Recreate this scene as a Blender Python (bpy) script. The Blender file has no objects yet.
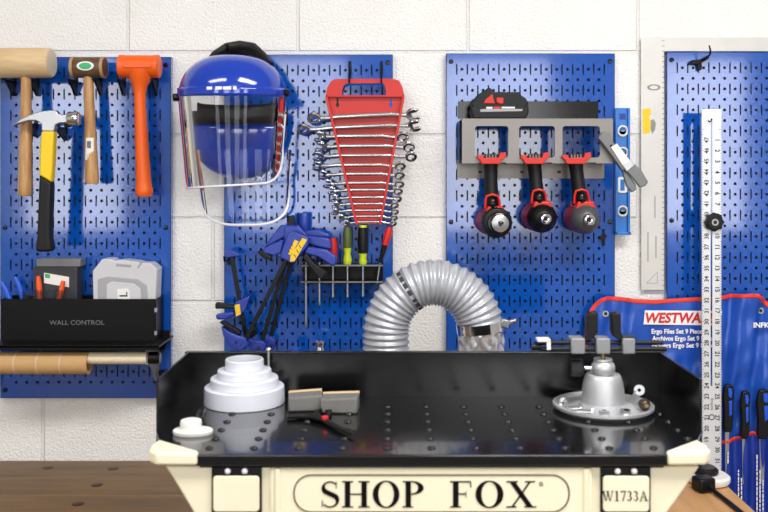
import bpy, bmesh, math, random
from mathutils import Vector, Matrix, Euler
random.seed(7)
C = bpy.context.scene.collection
sc = bpy.context.scene
PI = math.pi
# ------------------------------------------------------------------ camera numbers
F, VX, VY, D, CZ = 900.0, 394.0, 174.0, 2.19, 1.60   # focal length in px, vanishing point, distance to wall, eye height
def S(Y): return (D + Y) / F                          # metres per pixel at depth Y (wall is Y = 0, camera at Y = -D)
def W(px, py, Y):
    s = S(Y); return Vector(((px - VX) * s, Y, CZ - (py - VY) * s))
def X_(px, Y): return (px - VX) * S(Y)
def Z_(py, Y): return CZ - (py - VY) * S(Y)
def PP(pts, Y): return [(X_(a, Y), Z_(b, Y)) for a, b in pts]

# ------------------------------------------------------------------ mesh builder
class MB:
    def __init__(self): self.bm = bmesh.new()
    def faces(self, vs, fs):
        v = [self.bm.verts.new(p) for p in vs]
        for f in fs:
            try: self.bm.faces.new([v[i] for i in f])
            except ValueError: pass
        return self
    def box(self, c, s, R=None):
        c = Vector(c); h = Vector(s) / 2
        vs = []
        for dx in (-1, 1):
            for dy in (-1, 1):
                for dz in (-1, 1):
                    p = Vector((dx * h.x, dy * h.y, dz * h.z))
                    if R is not None: p = R @ p
                    vs.append(c + p)
        return self.faces(vs, [(0,1,3,2),(4,6,7,5),(0,4,5,1),(2,3,7,6),(0,2,6,4),(1,5,7,3)])
    def bx(self, x0, x1, y0, y1, z0, z1):
        return self.box(((x0+x1)/2, (y0+y1)/2, (z0+z1)/2), (abs(x1-x0), abs(y1-y0), abs(z1-z0)))
    def prism(self, pts, y0, y1):
        n = len(pts)
        vs = [(x, y0, z) for x, z in pts] + [(x, y1, z) for x, z in pts]
        return self.faces(vs, [tuple(range(n)), tuple(range(2*n-1, n-1, -1))] + [(i, (i+1) % n, n+(i+1) % n, n+i) for i in range(n)])
    def pprism(self, pts, yf, yb, Y=None):
        return self.prism(PP(pts, yf if Y is None else Y), yf, yb)
    def zprism(self, pts, z0, z1):
        n = len(pts)
        vs = [(x, y, z0) for x, y in pts] + [(x, y, z1) for x, y in pts]
        return self.faces(vs, [tuple(range(n)), tuple(range(2*n-1, n-1, -1))] + [(i, (i+1) % n, n+(i+1) % n, n+i) for i in range(n)])
    def xprism(self, pts, x0, x1):
        n = len(pts)
        vs = [(x0, y, z) for y, z in pts] + [(x1, y, z) for y, z in pts]
        return self.faces(vs, [tuple(range(n)), tuple(range(2*n-1, n-1, -1))] + [(i, (i+1) % n, n+(i+1) % n, n+i) for i in range(n)])
    def lathe(self, prof, o, ax=(0,0,1), n=32, sx=1.0, sy=1.0):
        ax = Vector(ax).normalized(); o = Vector(o)
        q = Vector((0,0,1)).rotation_difference(ax)
        rings = []
        for r, h in prof:
            if r < 1e-6:
                rings.append([self.bm.verts.new(o + q @ Vector((0,0,h)))])
            else:
                rings.append([self.bm.verts.new(o + q @ Vector((r*sx*math.cos(2*PI*k/n), r*sy*math.sin(2*PI*k/n), h))) for k in range(n)])
        for a, b in zip(rings, rings[1:]):
            for k in range(n):
                k2 = (k+1) % n
                if len(a) == 1 and len(b) == 1: continue
                if len(a) == 1: f = (a[0], b[k2], b[k])
                elif len(b) == 1: f = (a[k], a[k2], b[0])
                else: f = (a[k], a[k2], b[k2], b[k])
                self.bm.faces.new(f)
        return self
    def cyl(self, p0, p1, r0, r1=None, n=24):
        p0, p1 = Vector(p0), Vector(p1); r1 = r0 if r1 is None else r1
        L = (p1 - p0).length
        return self.lathe([(0,0),(r0,0),(r1,L),(0,L)], p0, p1 - p0, n)
    def ring(self, o, ax, ro, ri, t, n=28):
        return self.lathe([(ri,-t/2),(ro,-t/2),(ro,t/2),(ri,t/2),(ri,-t/2)], o, ax, n)
    def tube(self, pts, r, n=10, closed=False, flat=1.0, caps=True):
        pts = [Vector(p) for p in pts]; m = len(pts)
        rs = r if isinstance(r, (list, tuple)) else [r]*m
        rings = []; up = None
        for i, p in enumerate(pts):
            if closed: t = pts[(i+1) % m] - pts[i-1]
            else: t = pts[min(i+1, m-1)] - pts[max(i-1, 0)]
            t = t.normalized() if t.length > 1e-9 else Vector((0,0,1))
            if up is None:
                up = Vector((0,1,0)) if abs(t.y) < .9 else Vector((1,0,0))
            u = (up - t * up.dot(t)).normalized(); up = u
            v = t.cross(u)
            rings.append([self.bm.verts.new(p + (u*math.cos(2*PI*k/n)*flat + v*math.sin(2*PI*k/n))*rs[i]) for k in range(n)])
        prs = list(zip(rings, rings[1:])) + ([(rings[-1], rings[0])] if closed else [])
        for a, b in prs:
            for k in range(n):
                k2 = (k+1) % n
                self.bm.faces.new((a[k], a[k2], b[k2], b[k]))
        if not closed and caps:
            self.bm.faces.new(rings[0][::-1]); self.bm.faces.new(rings[-1])
        return self
    def ball(self, c, r, n=24, m=14, R=None):
        r = Vector(r) if isinstance(r, (tuple, list, Vector)) else Vector((r, r, r)); c = Vector(c)
        v0 = len(self.bm.verts)
        prof = [(math.sin(PI*i/m), -math.cos(PI*i/m)) for i in range(m+1)]
        prof[0] = (0,-1); prof[-1] = (0,1)
        self.bm.verts.ensure_lookup_table()
        self.lathe(prof, (0,0,0), (0,0,1), n)
        self.bm.verts.ensure_lookup_table()
        for v in self.bm.verts[v0:]:
            p = Vector((v.co.x*r.x, v.co.y*r.y, v.co.z*r.z))
            v.co = c + (R @ p if R is not None else p)
        return self
    def grid(self, fn, nu, nv, closed_u=False):
        g = [[self.bm.verts.new(fn(i/nu, j/nv)) for j in range(nv+1)] for i in range(nu + (0 if closed_u else 1))]
        m = len(g)
        for i in range(nu):
            for j in range(nv):
                self.bm.faces.new((g[i][j], g[(i+1) % m][j], g[(i+1) % m][j+1], g[i][j+1]))
        return self
    def text(self, s, c, h, w=None, Rm=None, depth=0.0004, spin=0.0, bold=0.0, shear=0.0):
        me = text_mesh(s, bold, shear)
        xs = [v.co.x for v in me.vertices]; ys = [v.co.y for v in me.vertices]
        cx, cy = (min(xs)+max(xs))/2, (min(ys)+max(ys))/2
        ky = h / max(1e-6, max(ys)-min(ys)); kx = ky if w is None else w / max(1e-6, max(xs)-min(xs))
        Rt = Matrix.Rotation(PI/2, 3, 'X') if Rm is None else Rm
        sp = Matrix.Rotation(spin, 3, 'Z')
        vs = []
        for v in me.vertices:
            vs.append(Vector(c) + Rt @ (sp @ Vector(((v.co.x-cx)*kx, (v.co.y-cy)*ky, depth))))
        return self.faces(vs, [tuple(p.vertices) for p in me.polygons])
    def build(self, name, mat, parent=None, bevel=0, seg=2, smooth=True, solid=0, ang=35, sub=0, norm=True, origin=None):
        bm = self.bm
        if norm: bmesh.ops.recalc_face_normals(bm, faces=bm.faces)
        if parent is not None: o0 = Vector(parent.get('_o', (0,0,0)))
        elif origin is not None: o0 = Vector(origin)
        else:
            xs = [v.co for v in bm.verts]
            lo = [min(v[i] for v in xs) for i in range(3)]; hi = [max(v[i] for v in xs) for i in range(3)]
            o0 = Vector(((lo[0]+hi[0])/2, (lo[1]+hi[1])/2, lo[2]))
        bmesh.ops.translate(bm, verts=bm.verts, vec=-o0)
        me = bpy.data.meshes.new(name); bm.to_mesh(me); bm.free()
        me.materials.append(mat)
        if smooth:
            me.polygons.foreach_set('use_smooth', [True]*len(me.polygons))
            me.set_sharp_from_angle(angle=math.radians(ang))
        o = bpy.data.objects.new(name, me); C.objects.link(o)
        if parent is not None: o.parent = parent
        else: o.location = o0
        ORI[o.name] = o0
        if solid:
            m = o.modifiers.new('solid', 'SOLIDIFY'); m.thickness = solid; m.offset = 0
        if bevel:
            m = o.modifiers.new('bevel', 'BEVEL'); m.width = bevel; m.segments = seg; m.limit_method = 'ANGLE'; m.angle_limit = math.radians(40); m.harden_normals = False
        if sub:
            m = o.modifiers.new('sub', 'SUBSURF'); m.levels = sub; m.render_levels = sub
        o['_o'] = tuple(o0)
        return o
ORI = {}
_tm = {}
def text_mesh(s, bold=0, shear=0):
    k_ = (s, bold, shear)
    if k_ not in _tm:
        cu = bpy.data.curves.new('t', 'FONT'); cu.body = s; cu.size = 1; cu.resolution_u = 3; cu.offset = bold; cu.shear = shear
        ob = bpy.data.objects.new('t', cu); C.objects.link(ob)
        dg = bpy.context.evaluated_depsgraph_get()
        _tm[k_] = bpy.data.meshes.new_from_object(ob.evaluated_get(dg))
        bpy.data.objects.remove(ob)
    return _tm[k_]
def tag(o, label, cat, group=None, kind=None):
    o['label'] = label; o['category'] = cat
    if group: o['group'] = group
    if kind: o['kind'] = kind
    return o
def thing(name, label, cat, loc, group=None):
    o = bpy.data.objects.new(name, None); C.objects.link(o); o.empty_display_size = .02
    o.location = loc; o['_o'] = tuple(Vector(loc))
    return tag(o, label, cat, group)
def structure(o): o['kind'] = 'structure'; return o

# ------------------------------------------------------------------ materials
def lin(h):
    h = h.lstrip('#'); r = []
    for i in (0, 2, 4):
        c = int(h[i:i+2], 16)/255
        r.append(c/12.92 if c <= .04045 else ((c+.055)/1.055)**2.4)
    return (*r, 1)
def mat(name, col, rough=.5, metal=0, spec=.5, var=.06, vscale=18, bump=0, bscale=200, coat=0, trans=0, stretch=(1,1,1)):
    m = bpy.data.materials.new(name); m.use_nodes = True
    nt = m.node_tree; b = nt.nodes['Principled BSDF']
    b.inputs['Roughness'].default_value = rough; b.inputs['Metallic'].default_value = metal
    b.inputs['Specular IOR Level'].default_value = spec; b.inputs['Coat Weight'].default_value = coat
    b.inputs['Coat Roughness'].default_value = .06
    b.inputs['Transmission Weight'].default_value = trans
    tc = nt.nodes.new('ShaderNodeTexCoord'); mp = nt.nodes.new('ShaderNodeMapping'); mp.inputs['Scale'].default_value = stretch
    nt.links.new(tc.outputs['Object'], mp.inputs['Vector'])
    no = nt.nodes.new('ShaderNodeTexNoise'); no.inputs['Scale'].default_value = vscale; no.inputs['Detail'].default_value = 4
    nt.links.new(mp.outputs['Vector'], no.inputs['Vector'])
    mx = nt.nodes.new('ShaderNodeMix'); mx.data_type = 'RGBA'
    c = lin(col)
    mx.inputs['A'].default_value = tuple(max(0, v*(1-var)) for v in c[:3]) + (1,)
    mx.inputs['B'].default_value = tuple(min(1, v*(1+var)) for v in c[:3]) + (1,)
    nt.links.new(no.outputs['Fac'], mx.inputs['Factor']); nt.links.new(mx.outputs['Result'], b.inputs['Base Color'])
    if bump:
        n2 = nt.nodes.new('ShaderNodeTexNoise'); n2.inputs['Scale'].default_value = bscale; n2.inputs['Detail'].default_value = 3
        nt.links.new(mp.outputs['Vector'], n2.inputs['Vector'])
        bp = nt.nodes.new('ShaderNodeBump'); bp.inputs['Strength'].default_value = bump; bp.inputs['Distance'].default_value = .002
        nt.links.new(n2.outputs['Fac'], bp.inputs['Height']); nt.links.new(bp.outputs['Normal'], b.inputs['Normal'])
    return m
def clear(name, tint=(.96,.97,.98), ior=1.45, rough=.03):
    m = bpy.data.materials.new(name); m.use_nodes = True; nt = m.node_tree
    nt.nodes.remove(nt.nodes['Principled BSDF']); out = nt.nodes['Material Output']
    tr = nt.nodes.new('ShaderNodeBsdfTransparent'); tr.inputs['Color'].default_value = (*tint, 1)
    gl = nt.nodes.new('ShaderNodeBsdfGlossy'); gl.inputs['Roughness'].default_value = rough
    fr = nt.nodes.new('ShaderNodeFresnel'); fr.inputs['IOR'].default_value = ior
    mx = nt.nodes.new('ShaderNodeMixShader')
    nt.links.new(fr.outputs[0], mx.inputs[0]); nt.links.new(tr.outputs[0], mx.inputs[1]); nt.links.new(gl.outputs[0], mx.inputs[2])
    nt.links.new(mx.outputs[0], out.inputs['Surface'])
    return m
def wood(name, c1, c2, rough=.45, scale=14, stretch=(1,12,12)):
    m = mat(name, c1, rough); nt = m.node_tree
    mp = [n for n in nt.nodes if n.type == 'MAPPING'][0]; mp.inputs['Scale'].default_value = stretch
    no = [n for n in nt.nodes if n.type == 'TEX_NOISE'][0]; no.inputs['Scale'].default_value = scale; no.inputs['Detail'].default_value = 6
    mx = [n for n in nt.nodes if n.type == 'MIX'][0]
    mx.inputs['A'].default_value = lin(c1); mx.inputs['B'].default_value = lin(c2)
    cr = nt.nodes.new('ShaderNodeMapRange'); cr.inputs['From Min'].default_value = .3; cr.inputs['From Max'].default_value = .7
    nt.links.new(no.outputs['Fac'], cr.inputs['Value']); nt.links.new(cr.outputs['Result'], mx.inputs['Factor'])
    return m
def block_wall():
    m = bpy.data.materials.new('painted_block'); m.use_nodes = True; nt = m.node_tree; L = nt.links.new
    b = nt.nodes['Principled BSDF']; b.inputs['Roughness'].default_value = .6; b.inputs['Specular IOR Level'].default_value = .3
    tc = nt.nodes.new('ShaderNodeTexCoord'); sp = nt.nodes.new('ShaderNodeSeparateXYZ'); cb = nt.nodes.new('ShaderNodeCombineXYZ')
    L(tc.outputs['Object'], sp.inputs[0])
    bw, bh = .4135, .2025
    ax = nt.nodes.new('ShaderNodeMath'); ax.operation = 'ADD'; ax.inputs[1].default_value = 10*bw - X_(298, 0) + bw*.5
    az = nt.nodes.new('ShaderNodeMath'); az.operation = 'ADD'; az.inputs[1].default_value = 20*bh - Z_(52, 0)
    L(sp.outputs['X'], ax.inputs[0]); L(sp.outputs['Z'], az.inputs[0]); L(ax.outputs[0], cb.inputs['X']); L(az.outputs[0], cb.inputs['Y'])
    br = nt.nodes.new('ShaderNodeTexBrick'); br.offset = .5; br.offset_frequency = 2
    br.inputs['Scale'].default_value = 1; br.inputs['Brick Width'].default_value = bw; br.inputs['Row Height'].default_value = bh
    br.inputs['Mortar Size'].default_value = .005; br.inputs['Mortar Smooth'].default_value = .6
    L(cb.outputs[0], br.inputs['Vector'])
    n1 = nt.nodes.new('ShaderNodeTexNoise'); n1.inputs['Scale'].default_value = 170; n1.inputs['Detail'].default_value = 3
    n2 = nt.nodes.new('ShaderNodeTexVoronoi'); n2.inputs['Scale'].default_value = 55
    n3 = nt.nodes.new('ShaderNodeTexNoise'); n3.inputs['Scale'].default_value = 5; n3.inputs['Detail'].default_value = 4
    for n in (n1, n2, n3): L(tc.outputs['Object'], n.inputs['Vector'])
    pit = nt.nodes.new('ShaderNodeMapRange'); pit.inputs['From Min'].default_value = .05; pit.inputs['From Max'].default_value = .16
    L(n2.outputs['Distance'], pit.inputs['Value'])
    def math_(op, a, bv):
        q = nt.nodes.new('ShaderNodeMath'); q.operation = op
        for i, v in enumerate((a, bv)):
            if isinstance(v, (int, float)): q.inputs[i].default_value = v
            else: L(v, q.inputs[i])
        return q.outputs[0]
    h = math_('MULTIPLY', n1.outputs['Fac'], .85)
    h = math_('ADD', h, math_('MULTIPLY', pit.outputs['Result'], .18))
    h = math_('SUBTRACT', h, math_('MULTIPLY', br.outputs['Fac'], .55))
    bp = nt.nodes.new('ShaderNodeBump'); bp.inputs['Strength'].default_value = .9; bp.inputs['Distance'].default_value = .005
    L(h, bp.inputs['Height']); L(bp.outputs['Normal'], b.inputs['Normal'])
    mx = nt.nodes.new('ShaderNodeMix'); mx.data_type = 'RGBA'
    mx.inputs['A'].default_value = lin('e9e6e2'); mx.inputs['B'].default_value = lin('f8f7f5')
    L(n3.outputs['Fac'], mx.inputs['Factor'])
    m2 = nt.nodes.new('ShaderNodeMix'); m2.data_type = 'RGBA'; m2.inputs['B'].default_value = lin('bdb6ae')
    L(math_('MULTIPLY', br.outputs['Fac'], .15), m2.inputs['Factor']); L(mx.outputs['Result'], m2.inputs['A'])
    L(m2.outputs['Result'], b.inputs['Base Color'])
    return m
M = dict(hole_shade=mat('hole_shade_grey', '3e4148', .8), deck=mat('satin_black_deck', '08080a', .17, coat=.6, bump=.02, bscale=350, var=.3), nosegrey=mat('nose_grey', '55575a', .4, .3), blockgrey=mat('cast_grey', '8e8f92', .5, .3),
    
    wall=block_wall(), plaster=mat('plain_wall', 'd8d5d0', .8), ceil=mat('ceiling_paint', 'e4e3e0', .9), floor=mat('concrete', '8d8a86', .6, var=.15, bump=.1),
    blue=mat('blue_powder_coat', '064fae', .12, spec=.5, coat=1.0, var=.05, bump=.03, bscale=420),
    black=mat('black_powder_coat', '070708', .38, spec=.22, bump=.05, bscale=500), blackp=mat('black_plastic', '0c0c0e', .4, spec=.3),
    dark=mat('dark_rubber', '101112', .5, spec=.35, bump=.1, bscale=300), gloss=mat('black_gloss', '060608', .15, spec=.4),
    tray=mat('black_tray', '08080a', .2, bump=.02, bscale=350, var=.3), chrome=mat('chrome', 'd7d7da', .12, 1), steel=mat('brushed_steel', 'b4b5b8', .34, .9),
    galv=mat('gray_steel_plate', '85807c', .4, .6), alu=mat('satin_aluminium', 'c6c7ca', .42, .6), foil=mat('aluminium_foil', 'd2d3d8', .22, .7, bump=.9, bscale=70),
    hose=mat('aluminium_hose', 'c0c3ca', .36, .45, var=.04), orange=mat('orange_rubber', 'f0600c', .42, var=.04), oranged=mat('orange_grip', 'f2581a', .35),
    red=mat('red_plastic', 'c81c10', .38, var=.04), redd=mat('red_tool_plastic', 'cd1f10', .4), darkred=mat('deep_red_plastic', '9a150f', .4),
    yellow=mat('yellow_grip', 'f5cc08', .4), yel=mat('yellow_label', 'f2c518', .5), lime=mat('lime_plastic', 'c3d51d', .25, coat=.4), olive=mat('olive_plastic', '4c5a22', .3),
    clampblue=mat('indigo_plastic', '243b9c', .34), tealblue=mat('level_blue', '2274c8', .35), handleblue=mat('blue_grip', '1553cf', .35),
    shieldblue=mat('glossy_blue_shell', '0838ac', .12, coat=.6), white=mat('white_plastic', 'd9dbe6', .4, var=.02), paper=mat('white_label', 'eceae6', .6, var=.02),
    cream=mat('cream_plastic', 'f0e6c9', .42, var=.02), tan=wood('mallet_wood', 'cfae7e', 'dcc096', .5, 12, (1.5,10,10)), tanv=wood('handle_wood', 'a87848', 'cfa26c', .42, 10, (14,14,1.5)),
    palewood=wood('pale_dowel', 'ead9b2', 'f4e8cc', .5, 10, (1.5,12,12)), endgrain=mat('pale_end_grain', 'dccfb8', .6, var=.1, vscale=90),
    rawhide=wood('brown_rawhide', '4c3520', '6d5034', .5, 12, (3,10,10)), rawtan=mat('tan_rawhide', 'b08c5c', .6), card=mat('cardboard', 'c79f6c', .8, var=.06),
    benchd=wood('dark_bench_wood', '5f472e', '7d5f3c', .5, 5, (1,9,9)), benchl=wood('light_bench_wood', 'c08e58', 'd3a36c', .5, 5, (9,1,9)), plug=mat('wood_plug', '432a18', .5),
    grey=mat('grey_plastic', 'a4a4a8', .45, var=.03), greyl=mat('light_grey_plastic', 'cacace', .42, var=.03), greyd=mat('dark_grey_box', '3a3b40', .5, spec=.3), greym=mat('mid_grey', '75777a', .45),
    ink=mat('printed_black', '141414', .6), inkt=mat('lettering_dark', '120b0e', .7, spec=.1), brown=mat('brown_line', '5b4a38', .6), green=mat('printed_green', '3fae72', .6), inkred=mat('printed_red', 'd21f26', .5),
    inkwhite=mat('printed_white', 'f0f0f2', .6), cloth=mat('blue_nylon', '184eb2', .33, coat=.15, var=.1, vscale=30, bump=.8, bscale=22), redtrim=mat('red_binding', 'e03a28', .6),
    pocket=mat('deep_blue_nylon', '14318f', .42, var=.1, bump=.2, bscale=60), square=mat('whitened_steel', 'd0ceca', .45, .25, var=.08, bump=.1, bscale=120), stamp=mat('grey_stamp', '8d8a86', .6),
    ruler=mat('anodised_ruler', 'dcdee0', .35, .3, var=.02), visor=clear('clear_visor', ior=1.33), rim=mat('visor_rim', 'e4e0e6', .25, spec=.7), clearp=clear('clear_plastic', (.8,.83,.88), 1.5, .1),
    sand=mat('sanding_grey', '6c6b68', .7, var=.15, vscale=60, bump=.3), sandedge=mat('tan_backing', 'cfb38a', .7), brass=mat('brass_fitting', 'a58a5c', .3, .9), brownball=mat('brown_knob', '3a261a', .3),
    window=mat('window_frame_white', 'e6e6e4', .5))

# ------------------------------------------------------------------ room
def room():
    b = MB().bx(-3.6, 3.6, 0, .2, 0, 2.9); o = b.build('wall_back', M['wall'], smooth=False, origin=(0,0,0)); structure(o)
    structure(MB().bx(-3.6, 3.6, -5.2, .2, -.1, 0).build('floor', M['floor'], smooth=False))
    structure(MB().bx(-3.6, 3.6, -5.2, .2, 2.9, 3.0).build('ceiling', M['ceil'], smooth=False))
    structure(MB().bx(-3.7, -3.6, -5.2, .2, 0, 2.9).build('wall_left', M['plaster'], smooth=False))
    structure(MB().bx(3.6, 3.7, -5.2, .2, 0, 2.9).build('wall_right', M['plaster'], smooth=False))
    z0, z1 = 1.12, 2.55
    xs = [(-3.0,-2.15), (-1.25,-.35), (.3,1.28), (2.0,2.85)]
    b = MB().bx(-3.6, 3.6, -5.2, -5.0, 0, z0).bx(-3.6, 3.6, -5.2, -5.0, z1, 2.9)
    e = [-3.6] + [v for p in xs for v in p] + [3.6]
    for i in range(0, len(e), 2): b.bx(e[i], e[i+1], -5.2, -5.0, z0, z1)
    structure(b.build('wall_front', M['plaster'], smooth=False))
    for k, (x0, x1) in enumerate(xs):
        b = MB(); t = .035
        b.bx(x0, x1, -5.12, -5.06, z0, z0+t).bx(x0, x1, -5.12, -5.06, z1-t, z1).bx(x0, x0+t, -5.12, -5.06, z0, z1).bx(x1-t, x1, -5.12, -5.06, z0, z1)
        structure(b.build('window_%d' % (k+1), M['window'], smooth=False))
        l = bpy.data.lights.new('daylight', 'AREA'); l.shape = 'RECTANGLE'; l.size = x1-x0-2*t; l.size_y = z1-z0-2*t
        l.energy = WIN[k]; l.color = (.98, .99, 1.0)
        lo = bpy.data.objects.new('daylight', l); C.objects.link(lo); lo.location = ((x0+x1)/2, -5.13, (z0+z1)/2)
        lo.rotation_euler = (-PI/2 + PI, 0, 0)
WIN = (56, 50, 62, 60)
room()
def lamp(x, y, sx, sy, e, col=(1,.985,.96), z=2.86):
    t = thing('unseen_ceiling_lamp', 'unseen white ceiling lamp panel lighting the work area', 'lamp', (x, y, z), 'ceiling lamps')
    MB().bx(x-sx/2-.03, x+sx/2+.03, y-sy/2-.03, y+sy/2+.03, z, z+.04).build('housing', M['window'], t)
    l = bpy.data.lights.new('lamp_light', 'AREA'); l.shape = 'RECTANGLE'; l.size = sx; l.size_y = sy; l.energy = e; l.color = col
    o = bpy.data.objects.new('lamp_light', l); C.objects.link(o); o.location = (x, y, z-.006)
lamp(.75, -1.6, 1.3, .5, 125); lamp(-1.2, -1.75, 1.2, .4, 58); lamp(.2, -3.2, 1.2, .4, 30)  # last one is an unseen fill, added to brighten the front faces

# ------------------------------------------------------------------ pegboards
IN = .0254
def panel_mesh():
    b = MB(); bm = b.bm
    nc, nr = 14, 30
    pw = IN; sw = .0034; hr = .0037
    Wd, Hd = 16*IN, 32*IN
    x0 = -nc/2*pw; z0 = -(nr/2)*pw
    cache = {}
    def V(x, z):
        k = (round(x, 6), round(z, 6))
        if k not in cache: cache[k] = bm.verts.new((x, 0, z))
        return cache[k]
    def q(*p):
        vs = [V(*a) for a in p]
        bm.faces.new(vs)
    sh = .0125
    for c in range(nc):
        xa = x0 + c*pw + sw/2; xb = xa + pw - sw; xm = (xa+xb)/2
        for r in range(nr):
            za = z0 + r*pw; zb = za + pw; zm = (za+zb)/2
            sq = [(xb, zm), (xb, zb), (xm, zb), (xa, zb), (xa, zm), (xa, za), (xm, za), (xb, za)]
            oc = [(xm + hr*math.cos(PI/4*k), zm + hr*math.sin(PI/4*k)) for k in range(8)]
            for k in range(8): q(oc[k], sq[k], sq[(k+1) % 8], oc[(k+1) % 8])
    for c in range(nc+1):
        xa = x0 + c*pw - sw/2; xb = xa + sw
        for r in range(nr):
            za = z0 + r*pw; zb = za + pw; zm = (za+zb)/2
            slot = (r % 2 == 1)
            if slot:
                pass
            else: q((xa, za), (xb, za), (xb, zb), (xa, zb))
    xl, xr, zb_, zt = x0 - sw/2, x0 + nc*pw + sw/2, z0, z0 + nr*pw
    q((-Wd/2, -Hd/2), (Wd/2, -Hd/2), (Wd/2, zb_), (-Wd/2, zb_)); q((-Wd/2, zt), (Wd/2, zt), (Wd/2, Hd/2), (-Wd/2, Hd/2))
    q((-Wd/2, zb_), (xl, zb_), (xl, zt), (-Wd/2, zt)); q((xr, zb_), (Wd/2, zb_), (Wd/2, zt), (xr, zt))
    for f in bm.faces:
        f.normal_update()
        if f.normal.y > 0: f.normal_flip()
    d = .019
    a = [(-Wd/2,-Hd/2), (Wd/2,-Hd/2), (Wd/2,Hd/2), (-Wd/2,Hd/2)]
    for i in range(4):
        p, r_ = a[i], a[(i+1) % 4]
        v = [bm.verts.new(t) for t in ((p[0],0,p[1]), (r_[0],0,r_[1]), (r_[0],d,r_[1]), (p[0],d,p[1]))]
        bm.faces.new(v[::-1])
    return b
pf = None
def pegboard(cx, top, label, k=1.0):
    global pf
    Y = -.02; H2 = 16*IN
    z = Z_(top, Y) - H2
    t = thing('pegboard_panel', label, 'pegboard', (X_(cx, Y), Y, z), 'blue metal pegboard panels')
    if pf is None:
        b = panel_mesh(); me_o = b.build('perforated_face', M['blue'], smooth=False, norm=False, origin=(0,0,0)); pf = me_o
        m = pf.modifiers.new('solid', 'SOLIDIFY'); m.thickness = .0012; m.offset = -1
    else:
        pf_ = pf.copy(); C.objects.link(pf_); me_o = pf_
    me_o.parent = t; me_o.location = (0,0,0); t.scale = (k, 1, k)
    MB().bx(t.location.x-.2, t.location.x+.2, -.006, -.003, t.location.z-.4, t.location.z+.4).build('shade_sheet', M['hole_shade'], t)  # added dark sheet, stands in for the shade behind holes and slots
    for sx in (-1, 1):
        for dz in (.387, 0.0, -.387):
            p = Vector(t.location) + Vector((sx*.1915, 0, dz))
            MB().lathe([(0,-.004),(.0055,-.0035),(.0058,.001),(.004,.0035),(0,.004)], p, (0,-1,0), 16).build('mounting_screw', M['gloss'], t)
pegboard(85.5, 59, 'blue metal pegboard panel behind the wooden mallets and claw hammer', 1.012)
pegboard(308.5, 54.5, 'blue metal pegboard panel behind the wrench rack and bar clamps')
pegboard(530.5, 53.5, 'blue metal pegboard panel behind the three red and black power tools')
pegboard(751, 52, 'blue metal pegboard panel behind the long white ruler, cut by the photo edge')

# ------------------------------------------------------------------ hooks
def hook(px, py, Y0, l, label, up=6, group=None, z=None, fin=0.0):
    """prong sticking out of the board towards the room with a turned up tip; fin = depth of a gusset below it"""
    p = W(px, py, -.021)
    if z is not None: p.z = z
    t = thing('peg_hook', label, 'hook', p, group)
    MB().bx(p.x-.004, p.x+.004, -.024, -.0212, p.z-.014, p.z+.012).build('back_tab', M['black'], t, bevel=.0008)
    pts = [(p.x, -.022, p.z), (p.x, -.03-l*.5, p.z-.0005), (p.x, -.026-l, p.z)]
    if up: pts += [(p.x, -.03-l, p.z+.005), (p.x, -.031-l, p.z+.006+up*.001)]
    MB().tube(pts, .0026, 8).build('prong', M['black'], t)
    if fin: MB().xprism([(-.0215, p.z), (-.02-l*.9, p.z), (-.03, p.z-fin), (-.0215, p.z-fin)], p.x-.0022, p.x+.0022).build('gusset', M['black'], t)
    return t
# ------------------------------------------------------------------ mallets and hammers
def big_mallet():
    Y = -.085; s = S(Y)
    t = thing('wooden_mallet', 'large pale wooden mallet with a long round head, cut by the left photo edge', 'mallet', W(24, 195, Y))
    c0, c1 = W(-24, 63, Y), W(52, 63, Y); r = 15*s
    h = MB().lathe([(0,0),(r-.003,0),(r,.003),(r,(c1-c0).length-.003),(r-.003,(c1-c0).length),(0,(c1-c0).length)], c0, c1-c0, 40).build('head', M['tan'], t, ang=50)
    MB().cyl(c1+Vector((.0002,0,0)), c1+Vector((.0008,0,0)), r-.004, n=40).build('end_face', M['endgrain'], h)
    MB().tube([W(26,70,Y), W(26,90,Y), W(26,130,Y), W(25.6,165,Y), W(25.6,185,Y), W(25.6,194,Y), W(25.6,196,Y)], [5*s,4.9*s,6*s,6.6*s,7*s,7.3*s,6*s], 20).build('handle', M['tanv'], t)
big_mallet()
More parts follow.
